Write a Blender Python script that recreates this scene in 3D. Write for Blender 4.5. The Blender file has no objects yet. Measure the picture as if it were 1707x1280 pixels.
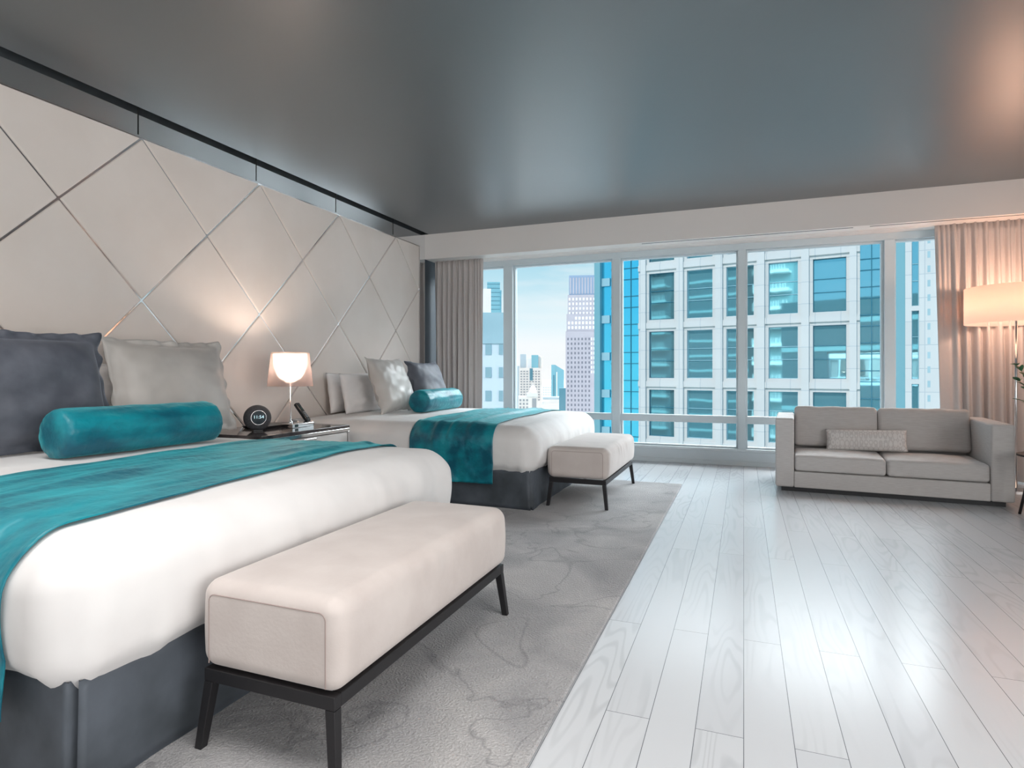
import bpy, bmesh, math, random
from mathutils import Vector, Matrix, noise
from mathutils.bvhtree import BVHTree
from math import sin, cos, pi, radians as R
random.seed(7)
S = bpy.context.scene
COL = S.collection
CAMH = 1.08; YAW = 0.3684; F = 1000.6; HOR = 620.8

# ------------------------------------------------------------------ camera
cd = bpy.data.cameras.new('camera'); cam = bpy.data.objects.new('camera', cd); COL.objects.link(cam)
cam.location = (0, 0, CAMH); cam.rotation_euler = (pi/2, 0, YAW)
cd.sensor_width = 36; cd.lens = 36*F/1707; cd.shift_y = -(640-HOR)/1707; cd.clip_start = .05; cd.clip_end = 6000
S.camera = cam
S.view_settings.view_transform = 'Standard'; S.view_settings.look = 'None'
S.view_settings.exposure = 0.55; S.view_settings.gamma = 1; S.view_settings.use_curve_mapping = False

# ------------------------------------------------------------------ materials
def srgb(r, g, b):
    f = lambda c: (c/255/12.92) if c <= 10 else ((c/255+.055)/1.055)**2.4
    return (f(r), f(g), f(b), 1)
def mat(name, col, rough=.6, metal=0, sheen=0, coat=0, spec=.5, sheen_tint=None, emit=None, es=0, trans=0, alpha=1):
    m = bpy.data.materials.new(name); m.use_nodes = True
    b = m.node_tree.nodes['Principled BSDF']
    b.inputs['Base Color'].default_value = col; b.inputs['Roughness'].default_value = rough
    b.inputs['Metallic'].default_value = metal; b.inputs['Specular IOR Level'].default_value = spec
    b.inputs['Sheen Weight'].default_value = sheen; b.inputs['Sheen Roughness'].default_value = .35
    if sheen_tint: b.inputs['Sheen Tint'].default_value = sheen_tint
    b.inputs['Coat Weight'].default_value = coat; b.inputs['Coat Roughness'].default_value = .1
    b.inputs['Transmission Weight'].default_value = trans; b.inputs['Alpha'].default_value = alpha
    if emit: b.inputs['Emission Color'].default_value = emit; b.inputs['Emission Strength'].default_value = es
    return m
def N(m, t, **k):
    n = m.node_tree.nodes.new(t)
    for a, v in k.items():
        if a.startswith('i_'): n.inputs[a[2:].replace('_', ' ')].default_value = v
        else: setattr(n, a, v)
    return n
def L(m, a, b): m.node_tree.links.new(a, b)
def bsdf(m): return m.node_tree.nodes['Principled BSDF']
def coords(m, scale=(1, 1, 1), rot=(0, 0, 0), loc=(0, 0, 0)):
    tc = N(m, 'ShaderNodeTexCoord'); mp = N(m, 'ShaderNodeMapping')
    mp.inputs['Scale'].default_value = scale; mp.inputs['Rotation'].default_value = rot; mp.inputs['Location'].default_value = loc
    L(m, tc.outputs['Object'], mp.inputs['Vector']); return mp.outputs['Vector']
def bump(m, height, strength=.3, dist=.01, normal=None):
    b = N(m, 'ShaderNodeBump'); b.inputs['Strength'].default_value = strength; b.inputs['Distance'].default_value = dist
    L(m, height, b.inputs['Height'])
    if normal: L(m, normal, b.inputs['Normal'])
    L(m, b.outputs['Normal'], bsdf(m).inputs['Normal']); return b.outputs['Normal']
def ramp(m, fac, stops):
    r = N(m, 'ShaderNodeValToRGB'); e = r.color_ramp.elements
    while len(e) < len(stops): e.new(.5)
    for el, (p, c) in zip(e, stops): el.position = p; el.color = c
    L(m, fac, r.inputs['Fac']); return r.outputs['Color']
def noisy(name, c1, c2, scale=4, detail=4, rough=.8, bs=.2, bd=.004, bscale=200, stretch=(1, 1, 1), lo=.35, hi=.65, **k):
    m = mat(name, c1, rough, **k)
    v = coords(m, stretch)
    n = N(m, 'ShaderNodeTexNoise'); n.inputs['Scale'].default_value = scale; n.inputs['Detail'].default_value = detail
    L(m, v, n.inputs['Vector'])
    L(m, ramp(m, n.outputs['Fac'], [(lo, c1), (hi, c2)]), bsdf(m).inputs['Base Color'])
    if bs:
        n2 = N(m, 'ShaderNodeTexNoise'); n2.inputs['Scale'].default_value = bscale; n2.inputs['Detail'].default_value = 2
        L(m, coords(m), n2.inputs['Vector']); bump(m, n2.outputs['Fac'], bs, bd)
    return m

M = {}
M['white'] = noisy('white_linen', srgb(226, 224, 223), srgb(233, 232, 231), 3, rough=.85, bs=.30, bscale=5, bd=.03, stretch=(1, 1, 1), sheen=.2)
M['pillow_white'] = noisy('pillow_cotton', srgb(232, 228, 226), srgb(240, 237, 236), 4, rough=.85, bs=.15, bscale=9, bd=.015, sheen=.15)
M['teal'] = noisy('teal_velvet', srgb(0, 88, 108), srgb(4, 138, 152), 7, 6, rough=.42, bs=.6, bscale=24, bd=.009, stretch=(1, .45, 1), lo=.38, hi=.62, sheen=.6, sheen_tint=srgb(110, 225, 232))
M['grey_velvet'] = noisy('grey_velvet', srgb(72, 76, 86), srgb(100, 104, 114), 5, 5, rough=.6, bs=.2, bscale=20, bd=.004, sheen=.5, sheen_tint=srgb(170, 180, 195))
M['silver'] = noisy('silver_satin', srgb(182, 177, 172), srgb(204, 199, 194), 3, 3, rough=.42, bs=.15, bscale=10, bd=.008, sheen=.35)
M['skirt'] = noisy('charcoal_velvet', srgb(60, 66, 72), srgb(86, 93, 102), 4, 5, rough=.65, bs=.3, bscale=14, bd=.006, sheen=.4, sheen_tint=srgb(140, 150, 165))
M['bench'] = noisy('bench_fabric', srgb(198, 188, 183), srgb(207, 198, 193), 6, 4, rough=.85, bs=.25, bscale=90, bd=.002, sheen=.35)
M['seam'] = mat('seam_thread', srgb(158, 142, 137), .9)
M['black_wood'] = mat('black_wood', srgb(28, 27, 30), .45)
M['sofa'] = noisy('sofa_linen', srgb(192, 188, 186), srgb(203, 200, 198), 60, 3, rough=.9, bs=.35, bscale=260, bd=.002, stretch=(.25, .25, 4), sheen=.2)
M['plinth'] = mat('dark_plinth', srgb(36, 38, 42), .5)
M['chrome'] = mat('chrome', (.85, .85, .86, 1), .08, 1)
M['mirror'] = mat('mirror', (.86, .87, .88, 1), .05, 1)
M['panel'] = noisy('panel_leather', srgb(226, 216, 208), srgb(232, 223, 216), 2, rough=.45, bs=.08, bscale=260, bd=.001)
M['soffit'] = mat('soffit_paint', srgb(232, 227, 223), .7)
M['wall'] = mat('wall_paint', srgb(218, 214, 210), .7)
M['dark_wall'] = mat('dark_wall_grey', srgb(62, 70, 78), .6)  # flat dark grey, on the left reveal and the soffit slots
M['black'] = mat('slot_black', srgb(8, 9, 10), .9)
M['alu'] = mat('window_aluminium', srgb(205, 216, 221), .4, .1)
M['sill'] = mat('window_sill_paint', srgb(212, 220, 224), .45)
M['curtain'] = noisy('curtain_fabric', srgb(194, 187, 184), srgb(196, 189, 186), 40, 2, rough=.9, bs=.2, bscale=300, bd=.001, sheen=.15)
M['marble'] = noisy('dark_marble', srgb(52, 48, 50), srgb(96, 90, 90), 9, 8, rough=.08, bs=0)
M['cab_white'] = mat('nightstand_lacquer', srgb(226, 224, 222), .3)
M['plastic'] = mat('black_plastic', srgb(24, 28, 32), .3)
M['fabric_grey'] = noisy('speaker_fabric', srgb(68, 68, 72), srgb(84, 84, 88), 90, 2, rough=.9, bs=.3, bscale=500, bd=.001)
M['silver_plastic'] = mat('silver_plastic', srgb(165, 168, 172), .3, .5)
M['dial'] = mat('dial_glass', srgb(10, 50, 66), .3)
M['digits'] = mat('dial_digits', srgb(190, 225, 235), .5, emit=srgb(190, 225, 235), es=.8)
M['screen'] = mat('small_screen', srgb(40, 60, 62), .1)
M['leaf'] = noisy('leaf', srgb(44, 92, 66), srgb(80, 130, 90), 30, rough=.45, bs=0)
M['vase'] = mat('vase_ceramic', srgb(60, 60, 64), .25)
M['stem'] = mat('plant_stem', srgb(150, 120, 90), .6)

# ceiling: satin teal grey
M['ceiling'] = noisy('ceiling_lacquer', srgb(88, 93, 96), srgb(92, 97, 100), .6, 2, rough=.40, bs=.05, bscale=1.5, bd=.02, coat=.5)
bsdf(M['ceiling']).inputs['Coat Roughness'].default_value = .38
bsdf(M['ceiling']).inputs['Specular IOR Level'].default_value = .9

# floor: limed oak planks running to the window (object coords: x across, y along)
def floor_mat():
    m = mat('limed_oak', srgb(200, 203, 205), .3)
    v = coords(m, (1, 1, 1), (0, 0, pi/2))
    br = N(m, 'ShaderNodeTexBrick'); br.offset = .37; br.offset_frequency = 2; br.squash = 1
    for k, val in (('Scale', 1.0), ('Brick Width', 1.9), ('Row Height', .137), ('Mortar Size', .0011), ('Mortar Smooth', .1), ('Bias', 0)):
        br.inputs[k].default_value = val
    br.inputs['Color1'].default_value = (0, 0, 0, 1); br.inputs['Color2'].default_value = (1, 1, 1, 1); br.inputs['Mortar'].default_value = (.5, .5, .5, 1)
    L(m, v, br.inputs['Vector'])
    # per plank offset of the grain
    mul = N(m, 'ShaderNodeVectorMath', operation='SCALE'); mul.inputs['Scale'].default_value = 37.0
    L(m, br.outputs['Color'], mul.inputs[0])
    add = N(m, 'ShaderNodeVectorMath', operation='ADD'); L(m, v, add.inputs[0]); L(m, mul.outputs[0], add.inputs[1])
    mp = N(m, 'ShaderNodeMapping'); mp.inputs['Scale'].default_value = (.9, 6.5, 1); L(m, add.outputs[0], mp.inputs['Vector'])
    n1 = N(m, 'ShaderNodeTexNoise'); n1.inputs['Scale'].default_value = .9; n1.inputs['Detail'].default_value = 1.5; n1.inputs['Roughness'].default_value = .45
    L(m, mp.outputs[0], n1.inputs['Vector'])
    mm = N(m, 'ShaderNodeMath', operation='MULTIPLY'); mm.inputs[1].default_value = 95; L(m, n1.outputs['Fac'], mm.inputs[0])
    sn = N(m, 'ShaderNodeMath', operation='SINE'); L(m, mm.outputs[0], sn.inputs[0])
    gr = N(m, 'ShaderNodeMapRange'); gr.inputs['From Min'].default_value = .1; gr.inputs['From Max'].default_value = 1
    L(m, sn.outputs[0], gr.inputs['Value'])
    # mask of where grain shows
    n2 = N(m, 'ShaderNodeTexNoise'); n2.inputs['Scale'].default_value = 1.1; n2.inputs['Detail'].default_value = 2
    L(m, add.outputs[0], n2.inputs['Vector'])
    mk = N(m, 'ShaderNodeMapRange'); mk.inputs['From Min'].default_value = .42; mk.inputs['From Max'].default_value = .62
    L(m, n2.outputs['Fac'], mk.inputs['Value'])
    g2 = N(m, 'ShaderNodeMath', operation='MULTIPLY'); L(m, gr.outputs[0], g2.inputs[0]); L(m, mk.outputs[0], g2.inputs[1])
    g3 = N(m, 'ShaderNodeMath', operation='MULTIPLY'); L(m, g2.outputs[0], g3.inputs[0]); g3.inputs[1].default_value = .28
    mix = N(m, 'ShaderNodeMixRGB'); mix.inputs['Color1'].default_value = srgb(210, 213, 216); mix.inputs['Color2'].default_value = srgb(158, 162, 166)
    L(m, g3.outputs[0], mix.inputs['Fac'])
    tone = N(m, 'ShaderNodeMixRGB', blend_type='MULTIPLY'); tone.inputs['Fac'].default_value = 1
    L(m, mix.outputs[0], tone.inputs['Color1']); L(m, ramp(m, br.outputs['Color'], [(0, (.93, .93, .94, 1)), (1, (1, 1, 1, 1))]), tone.inputs['Color2'])
    mo = N(m, 'ShaderNodeMixRGB'); mo.inputs['Color2'].default_value = srgb(96, 100, 106)
    L(m, br.outputs['Fac'], mo.inputs['Fac']); L(m, tone.outputs[0], mo.inputs['Color1'])
    L(m, mo.outputs[0], bsdf(m).inputs['Base Color'])
    hs = N(m, 'ShaderNodeMath', operation='ADD'); L(m, br.outputs['Fac'], hs.inputs[0]); L(m, g3.outputs[0], hs.inputs[1])
    inv = N(m, 'ShaderNodeMath', operation='MULTIPLY'); inv.inputs[1].default_value = -1; L(m, hs.outputs[0], inv.inputs[0])
    bump(m, inv.outputs[0], .25, .0015)
    bsdf(m).inputs['Roughness'].default_value = .23
    return m
M['floor'] = floor_mat()

def rug_mat():
    m = mat('rug_pile', srgb(150, 150, 152), .95, sheen=.4)
    v = coords(m)
    n1 = N(m, 'ShaderNodeTexNoise'); n1.inputs['Scale'].default_value = 2.2; n1.inputs['Detail'].default_value = 5; n1.inputs['Distortion'].default_value = .8
    L(m, v, n1.inputs['Vector'])
    base = ramp(m, n1.outputs['Fac'], [(.3, srgb(150, 150, 152)), (.5, srgb(176, 175, 176)), (.7, srgb(198, 196, 195))])
    # thin brushed marks in the pile
    n2 = N(m, 'ShaderNodeTexNoise'); n2.inputs['Scale'].default_value = 1.3; n2.inputs['Detail'].default_value = 3; n2.inputs['Distortion'].default_value = 1.2
    L(m, v, n2.inputs['Vector'])
    ab = N(m, 'ShaderNodeMath', operation='SUBTRACT'); ab.inputs[1].default_value = .5; L(m, n2.outputs['Fac'], ab.inputs[0])
    a2 = N(m, 'ShaderNodeMath', operation='ABSOLUTE'); L(m, ab.outputs[0], a2.inputs[0])
    line = ramp(m, a2.outputs[0], [(0, (1, 1, 1, 1)), (.012, (0, 0, 0, 1))])
    fine = N(m, 'ShaderNodeTexNoise'); fine.inputs['Scale'].default_value = 120; fine.inputs['Detail'].default_value = 3; L(m, v, fine.inputs['Vector'])
    mx = N(m, 'ShaderNodeMixRGB'); L(m, base, mx.inputs['Color1']); mx.inputs['Color2'].default_value = srgb(96, 97, 101)
    f2 = N(m, 'ShaderNodeMath', operation='MULTIPLY'); f2.inputs[1].default_value = .42; L(m, line, f2.inputs[0]); L(m, f2.outputs[0], mx.inputs['Fac'])
    mx2 = N(m, 'ShaderNodeMixRGB', blend_type='MULTIPLY'); mx2.inputs['Fac'].default_value = .8
    L(m, mx.outputs[0], mx2.inputs['Color1']); L(m, ramp(m, fine.outputs['Fac'], [(.3, (.7, .7, .7, 1)), (.7, (1, 1, 1, 1))]), mx2.inputs['Color2'])
    L(m, mx2.outputs[0], bsdf(m).inputs['Base Color'])
    bump(m, fine.outputs['Fac'], .8, .012)
    return m
M['rug'] = rug_mat()

def lumbar_mat():
    m = mat('lumbar_weave', srgb(190, 186, 184), .9, sheen=.2)
    v = coords(m, (26, 26, 15))
    # honeycomb-like rings
    vo = N(m, 'ShaderNodeTexVoronoi'); vo.feature = 'F1'; vo.inputs['Scale'].default_value = 1; vo.inputs['Randomness'].default_value = 0
    L(m, v, vo.inputs['Vector'])
    mm = N(m, 'ShaderNodeMath', operation='MULTIPLY'); mm.inputs[1].default_value = 14; L(m, vo.outputs['Distance'], mm.inputs[0])
    s = N(m, 'ShaderNodeMath', operation='SINE'); L(m, mm.outputs[0], s.inputs[0])
    L(m, ramp(m, s.outputs[0], [(.35, srgb(226, 223, 221)), (.65, srgb(208, 204, 202))]), bsdf(m).inputs['Base Color'])
    return m
M['lumbar'] = lumbar_mat()

def pane_mat():
    m = bpy.data.materials.new('window_glass'); m.use_nodes = True; nt = m.node_tree; nt.nodes.clear()
    o = N(m, 'ShaderNodeOutputMaterial'); t = N(m, 'ShaderNodeBsdfTransparent'); g = N(m, 'ShaderNodeBsdfGlossy'); fr = N(m, 'ShaderNodeFresnel'); mx = N(m, 'ShaderNodeMixShader')
    t.inputs['Color'].default_value = (.965, .98, .985, 1); g.inputs['Roughness'].default_value = .01; fr.inputs['IOR'].default_value = 1.22
    L(m, fr.outputs[0], mx.inputs[0]); L(m, t.outputs[0], mx.inputs[1]); L(m, g.outputs[0], mx.inputs[2]); L(m, mx.outputs[0], o.inputs[0]); return m
M['glass'] = pane_mat()
def shade_mat(name, col, tcol, es, mixf=.5, tr=None):
    m = bpy.data.materials.new(name); m.use_nodes = True; m.node_tree.nodes.clear()
    o = N(m, 'ShaderNodeOutputMaterial'); d = N(m, 'ShaderNodeBsdfDiffuse'); t = N(m, 'ShaderNodeBsdfTranslucent'); mx = N(m, 'ShaderNodeMixShader')
    d.inputs['Color'].default_value = col; t.inputs['Color'].default_value = tcol; mx.inputs[0].default_value = mixf
    L(m, d.outputs[0], mx.inputs[1]); L(m, t.outputs[0], mx.inputs[2]); out = mx.outputs[0]
    if es:
        e = N(m, 'ShaderNodeEmission'); e.inputs['Color'].default_value = tcol; e.inputs['Strength'].default_value = es
        a = N(m, 'ShaderNodeAddShader'); L(m, out, a.inputs[0]); L(m, e.outputs[0], a.inputs[1]); out = a.outputs[0]
    if tr:
        tp = N(m, 'ShaderNodeBsdfTransparent'); tp.inputs['Color'].default_value = tr[1]; m2 = N(m, 'ShaderNodeMixShader'); m2.inputs[0].default_value = tr[0]
        L(m, out, m2.inputs[1]); L(m, tp.outputs[0], m2.inputs[2]); out = m2.outputs[0]
    L(m, out, o.inputs[0]); return m
M['drum'] = shade_mat('lamp_shade_fabric', (.85, .78, .72, 1), (.95, .70, .56, 1), .22)
M['bowl'] = shade_mat('lamp_diffuser_glass', (.9, .88, .86, 1), (1, .93, .86, 1), .9)
M['smoke'] = shade_mat('lamp_clear_shade', (.55, .5, .5, 1), (.7, .62, .6, 1), 0, .5, (.55, (.8, .76, .76, 1)))
M['bulb'] = mat('bulb', (1, 1, 1, 1), .5, emit=(1, .8, .6, 1), es=12)

# ------------------------------------------------------------------ object helpers
def link(name, me, m=None, parent=None, smooth=False):
    o = bpy.data.objects.new(name, me); COL.objects.link(o)
    if m is not None: me.materials.append(M[m] if isinstance(m, str) else m)
    if parent: o.parent = parent
    if smooth:
        for p in me.polygons: p.use_smooth = True
    return o
def thing(name, label, cat, loc=(0, 0, 0), rz=0, group=None, kind=None):
    o = bpy.data.objects.new(name, None); COL.objects.link(o); o.location = loc; o.rotation_euler = (0, 0, rz); o.empty_display_size = .1
    return tag(o, label, cat, group, kind)
def tag(o, label=None, cat=None, group=None, kind=None):
    if label: o['label'] = label
    if cat: o['category'] = cat
    if group: o['group'] = group
    if kind: o['kind'] = kind
    return o
def struct(o): o['kind'] = 'structure'; return o
class MB:
    def __init__(s): s.v = []; s.f = []
    def quad(s, a, b, c, d):
        n = len(s.v); s.v += [a, b, c, d]; s.f.append((n, n+1, n+2, n+3)); return s
    def box(s, x0, x1, y0, y1, z0, z1):
        n = len(s.v)
        s.v += [(x0, y0, z0), (x1, y0, z0), (x1, y1, z0), (x0, y1, z0), (x0, y0, z1), (x1, y0, z1), (x1, y1, z1), (x0, y1, z1)]
        s.f += [tuple(n+i for i in q) for q in ((0, 3, 2, 1), (4, 5, 6, 7), (0, 1, 5, 4), (1, 2, 6, 5), (2, 3, 7, 6), (3, 0, 4, 7))]; return s
    def hexa(s, bot, top):
        n = len(s.v); s.v += list(bot)+list(top)
        s.f += [tuple(n+i for i in q) for q in ((0, 3, 2, 1), (4, 5, 6, 7), (0, 1, 5, 4), (1, 2, 6, 5), (2, 3, 7, 6), (3, 0, 4, 7))]; return s
    def lathe(s, pts, c=(0, 0, 0), n=32, axis='z'):
        k = len(s.v)
        for r, h in pts:
            for i in range(n):
                a = 2*pi*i/n; p = (r*cos(a), r*sin(a), h)
                if axis == 'y': p = (r*cos(a), h, r*sin(a))
                if axis == 'x': p = (h, r*cos(a), r*sin(a))
                s.v.append((p[0]+c[0], p[1]+c[1], p[2]+c[2]))
        for j in range(len(pts)-1):
            for i in range(n):
                s.f.append((k+j*n+i, k+j*n+(i+1) % n, k+(j+1)*n+(i+1) % n, k+(j+1)*n+i))
        for j in (0, len(pts)-1):
            if pts[j][0] > 1e-4: s.f.append(tuple(k+j*n+i for i in range(n)))
        return s
    def tube(s, pts, r, n=8):
        k = len(s.v); P = [Vector(p) for p in pts]
        for j, p in enumerate(P):
            t = (P[min(j+1, len(P)-1)]-P[max(j-1, 0)]).normalized()
            up = Vector((0, 0, 1)) if abs(t.z) < .9 else Vector((1, 0, 0))
            a = t.cross(up).normalized(); b = t.cross(a)
            rr = r[j] if isinstance(r, (list, tuple)) else r
            for i in range(n): s.v.append(tuple(p+a*rr*cos(2*pi*i/n)+b*rr*sin(2*pi*i/n)))
        for j in range(len(P)-1):
            for i in range(n): s.f.append((k+j*n+i, k+j*n+(i+1) % n, k+(j+1)*n+(i+1) % n, k+(j+1)*n+i))
        s.f.append(tuple(k+i for i in range(n))); s.f.append(tuple(k+(len(P)-1)*n+i for i in range(n)))
        return s
    def mesh(s, name):
        me = bpy.data.meshes.new(name); me.from_pydata([tuple(v) for v in s.v], [], s.f)
        bm = bmesh.new(); bm.from_mesh(me); bmesh.ops.recalc_face_normals(bm, faces=bm.faces); bm.to_mesh(me); bm.free(); return me
    def build(s, name, m, parent=None, bevel=0, smooth=False, seg=2):
        o = link(name, s.mesh(name), m, parent, smooth)
        if bevel:
            b = o.modifiers.new('bevel', 'BEVEL'); b.width = bevel; b.segments = seg; b.limit_method = 'ANGLE'; b.angle_limit = R(40)
        return o
def smooth_by_angle(o, deg=40):
    for p in o.data.polygons: p.use_smooth = True
    o.data.set_sharp_from_angle(angle=R(deg)) if hasattr(o.data, 'set_sharp_from_angle') else None

def rbox_mesh(name, h, r, n, deform=None, c=(0, 0, 0)):
    """rounded box: half sizes h, radius r, n divisions per axis"""
    hx, hy, hz = h; idx = {}; V = []; Fc = []
    def axis_pts(hh, k):
        # finer near the edges
        inner = hh-r; e = 5
        pts = [-hh+r*(1-cos(pi/2*i/e)) for i in range(e)]
        pts = [-inner-r*math.tan(pi/4*(1-i/e)) for i in range(e)]
        mid = [-inner+2*inner*i/k for i in range(k+1)]
        return pts+mid+[-p for p in reversed(pts)]
    ax, ay, az = axis_pts(hx, n[0]), axis_pts(hy, n[1]), axis_pts(hz, n[2])
    def vert(x, y, z):
        key = (round(x, 6), round(y, 6), round(z, 6))
        if key not in idx:
            p = Vector((x, y, z)); q = Vector((max(-hx+r, min(hx-r, x)), max(-hy+r, min(hy-r, y)), max(-hz+r, min(hz-r, z))))
            d = (p-q); nn = d.normalized() if d.length > 1e-9 else Vector((0, 0, 1)); p = q+nn*r
            if deform: p = Vector(deform(p, nn))
            idx[key] = len(V); V.append(tuple(p+Vector(c)))
        return idx[key]
    def face(A, B, fn):
        for i in range(len(A)-1):
            for j in range(len(B)-1):
                Fc.append((vert(*fn(A[i], B[j])), vert(*fn(A[i+1], B[j])), vert(*fn(A[i+1], B[j+1])), vert(*fn(A[i], B[j+1]))))
    for s in (-1, 1):
        face(ax, ay, lambda a, b: (a, b, s*hz)); face(ax, az, lambda a, b: (a, s*hy, b)); face(ay, az, lambda a, b: (s*hx, a, b))
    me = bpy.data.meshes.new(name); me.from_pydata(V, [], Fc)
    bm = bmesh.new(); bm.from_mesh(me); bmesh.ops.recalc_face_normals(bm, faces=bm.faces); bm.to_mesh(me); bm.free(); return me
def nz(p, s, seed=0):
    return noise.noise(Vector((p[0]*s+seed*13.1, p[1]*s+seed*7.7, p[2]*s+seed*3.3)))
def copy_tree(o, parent=None):
    c = o.copy(); COL.objects.link(c)
    if parent: c.parent = parent
    for ch in [x for x in list(bpy.data.objects) if x.parent == o]: copy_tree(ch, c)
    return c

# ------------------------------------------------------------------ room shell
H = 2.895; XL = -3.92; XR = 4.3; YB = -3.6; YS = 6.966; ZS = 2.57; YW = 7.475; AP = -3.875
struct(MB().box(XL-.2, XR+.2, YB-.2, YW+.1, -.25, 0).build('floor', 'floor'))
struct(MB().box(AP+.015, XR+.2, YB-.2, YS+.3, H, H+.2).build('ceiling', 'ceiling'))
struct(MB().box(XL-.2, AP+.014, YB-.2, YS+.3, H+.12, H+.2).build('trim_1', 'black'))          # bottom of the shadow slot above the mirror
struct(MB().box(XL-.2, XL, YB-.2, YS, 0, H+.12).build('wall_left', 'mirror'))
struct(MB().box(XL-.2, XL, YS, YW+.1, 0, H+.2).build('wall_left_reveal', 'dark_wall'))
struct(MB().box(XR, XR+.2, YB-.2, YW+.1, 0, H).build('wall_right', 'wall'))
struct(MB().box(XL, XR, YB-.2, YB, 0, H).build('wall_back', 'wall'))
so = MB().box(XL, XR, YS, YS+.12, ZS, H)                                     # soffit face and underside
so.box(XL, XR, YS+.12, YW-.06, ZS, ZS+.06)
struct(so.build('wall_front', 'soffit'))
struct(MB().box(XL, XR, YW-.06, YW+.1, ZS+.03, H+.2).build('wall_front_lintel', 'soffit'))
# ventilation slots and curtain track in the underside
tr = MB(); tr.box(-3.86, XR-.05, 7.18, 7.2, ZS-.006, ZS+.001); tr.box(-3.86, XR-.05, 7.23, 7.25, ZS-.006, ZS+.001)
struct(tr.build('trim_2', 'soffit'))
va = MB(); va.box(-1.1, 1.05, YS+.05, YS+.062, ZS-.003, ZS+.001); va.box(1.2, 3.9, YS+.05, YS+.062, ZS-.003, ZS+.001)
struct(va.build('trim_3', 'dark_wall'))
# mirror joints over the panelling
DY = .5407; Y0 = 6.736
ZT = 2.700; DZ = .5605
mj = MB()
for k in range(1, 19, 2):
    y = Y0-DY*k; mj.box(XL, XL+.003, y-.003, y+.003, ZT, H+.1)
struct(mj.build('trim_4', 'black'))
struct(MB().box(XL, AP, YB, Y0+.02, ZT, ZT+.012).build('trim_5', 'chrome'))
struct(MB().box(XL, AP+.004, Y0+.012, Y0+.02, 0.02, ZT).build('trim_6', 'chrome'))
# windows
POST = [(-2.98, -2.85), (-1.525, -1.425), (-.062, .022), (1.40, 1.497), (2.85, 2.95)]
ZG = 2.495; ZT1 = .572; ZT0 = .487; ZSILL = .195
edges = [XL+.02]+[e for p in POST for e in p]+[XR-.02]
for i in range(6):
    x0, x1 = edges[2*i], edges[2*i+1]
    w = struct(thing('window_%d' % (i+1), None, None, ((x0+x1)/2, YW, ZSILL))); hw = (x1-x0)/2
    fr = MB(); d0, d1 = -.02, .05
    fr.box(-hw, -hw+.02, d0, d1, 0, ZG-ZSILL); fr.box(hw-.02, hw, d0, d1, 0, ZG-ZSILL)
    fr.box(-hw+.02, hw-.02, d0, d1, ZG-ZSILL-.02, ZG-ZSILL); fr.box(-hw+.02, hw-.02, d0, d1, 0, .02)
    fr.box(-hw, hw, -.055, d1, ZT0-ZSILL, ZT1-ZSILL)
    fr.build('window_frame', 'alu', w, .003)
    MB().box(-hw+.02, hw-.02, .03, .036, ZT1-ZSILL, ZG-ZSILL-.02).build('glass_pane', 'glass', w)
    MB().box(-hw+.02, hw-.02, .03, .036, .02, ZT0-ZSILL).build('glass_pane', 'glass', w)
pm = MB()
for a, b in POST: pm.box(a, b, YW-.075, YW+.08, ZSILL, ZG)
pm.box(XL, XR, YW-.06, YW+.08, ZG, ZS+.03)
struct(pm.build('trim_7', 'alu', bevel=.004))
sl = MB().box(XL, XR, YW-.04, YW+.1, 0, ZSILL); sl.box(XL, XR, YW-.075, YW-.04, ZSILL-.03, ZSILL); sl.box(XL, XR, YW-.055, YW-.04, 0, .05)
struct(sl.build('baseboard_front', 'sill', bevel=.003))

# ------------------------------------------------------------------ diamond panelling
def clip(poly, f):      # keep f(p) >= 0
    out = []
    for i in range(len(poly)):
        a, b = poly[i], poly[(i+1) % len(poly)]; fa, fb = f(a), f(b)
        if fa >= 0: out.append(a)
        if fa*fb < 0:
            t = fa/(fa-fb); out.append((a[0]+t*(b[0]-a[0]), a[1]+t*(b[1]-a[1])))
    return out
pan = thing('headboard_wall', 'tall off-white padded wall of diamond panels with mirrored joints behind both beds', 'headboard', (AP, 3, 0))
g = .0065
zlow = .12; zhi = ZT-.004; yhi = Y0+.008; ylo = YB+.3
for k in range(0, 20):
    for j in range(0, 6):
        if (k+j) % 2: continue
        # diamond centre at (yk, zj)
        yc = Y0-DY*k; zc = ZT-DZ*j
        s = 1-g/ (DY*DZ/math.hypot(DY, DZ))
        poly = [(yc+DY*s, zc), (yc, zc+DZ*s), (yc-DY*s, zc), (yc, zc-DZ*s)]
        for f in (lambda p: zhi-p[1], lambda p: p[1]-zlow, lambda p: yhi-p[0], lambda p: p[0]-ylo): 
            poly = clip(poly, f) if poly else poly
        if len(poly) < 3: continue
        n = len(poly); cy = sum(p[0] for p in poly)/n; cz = sum(p[1] for p in poly)/n
        mb = MB()
        back = [(XL-AP+.001, p[0]-3, p[1]) for p in poly]; front = [(-.002, p[0]-3, p[1]) for p in poly]
        mb.v = back+front
        mb.f = [tuple(range(n)), tuple(range(n, 2*n))]+[(i, (i+1) % n, n+(i+1) % n, n+i) for i in range(n)]
        o = mb.build('padded_panel', 'panel', pan, bevel=.008, seg=3); smooth_by_angle(o, 30)

MB().box(-.016, -.012, ylo-3, yhi-3+.01, zlow, ZT-.002).build('mirror_strips', 'chrome', pan)
# ------------------------------------------------------------------ rug
rg = MB().box(-3.1, -.55, .2, 5.93, .001, .016).build('area_rug', 'rug', bevel=.006)
tag(rg, 'large mottled grey pile rug lying under both beds on the pale wood floor', 'rug')
RZ = .016

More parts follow.
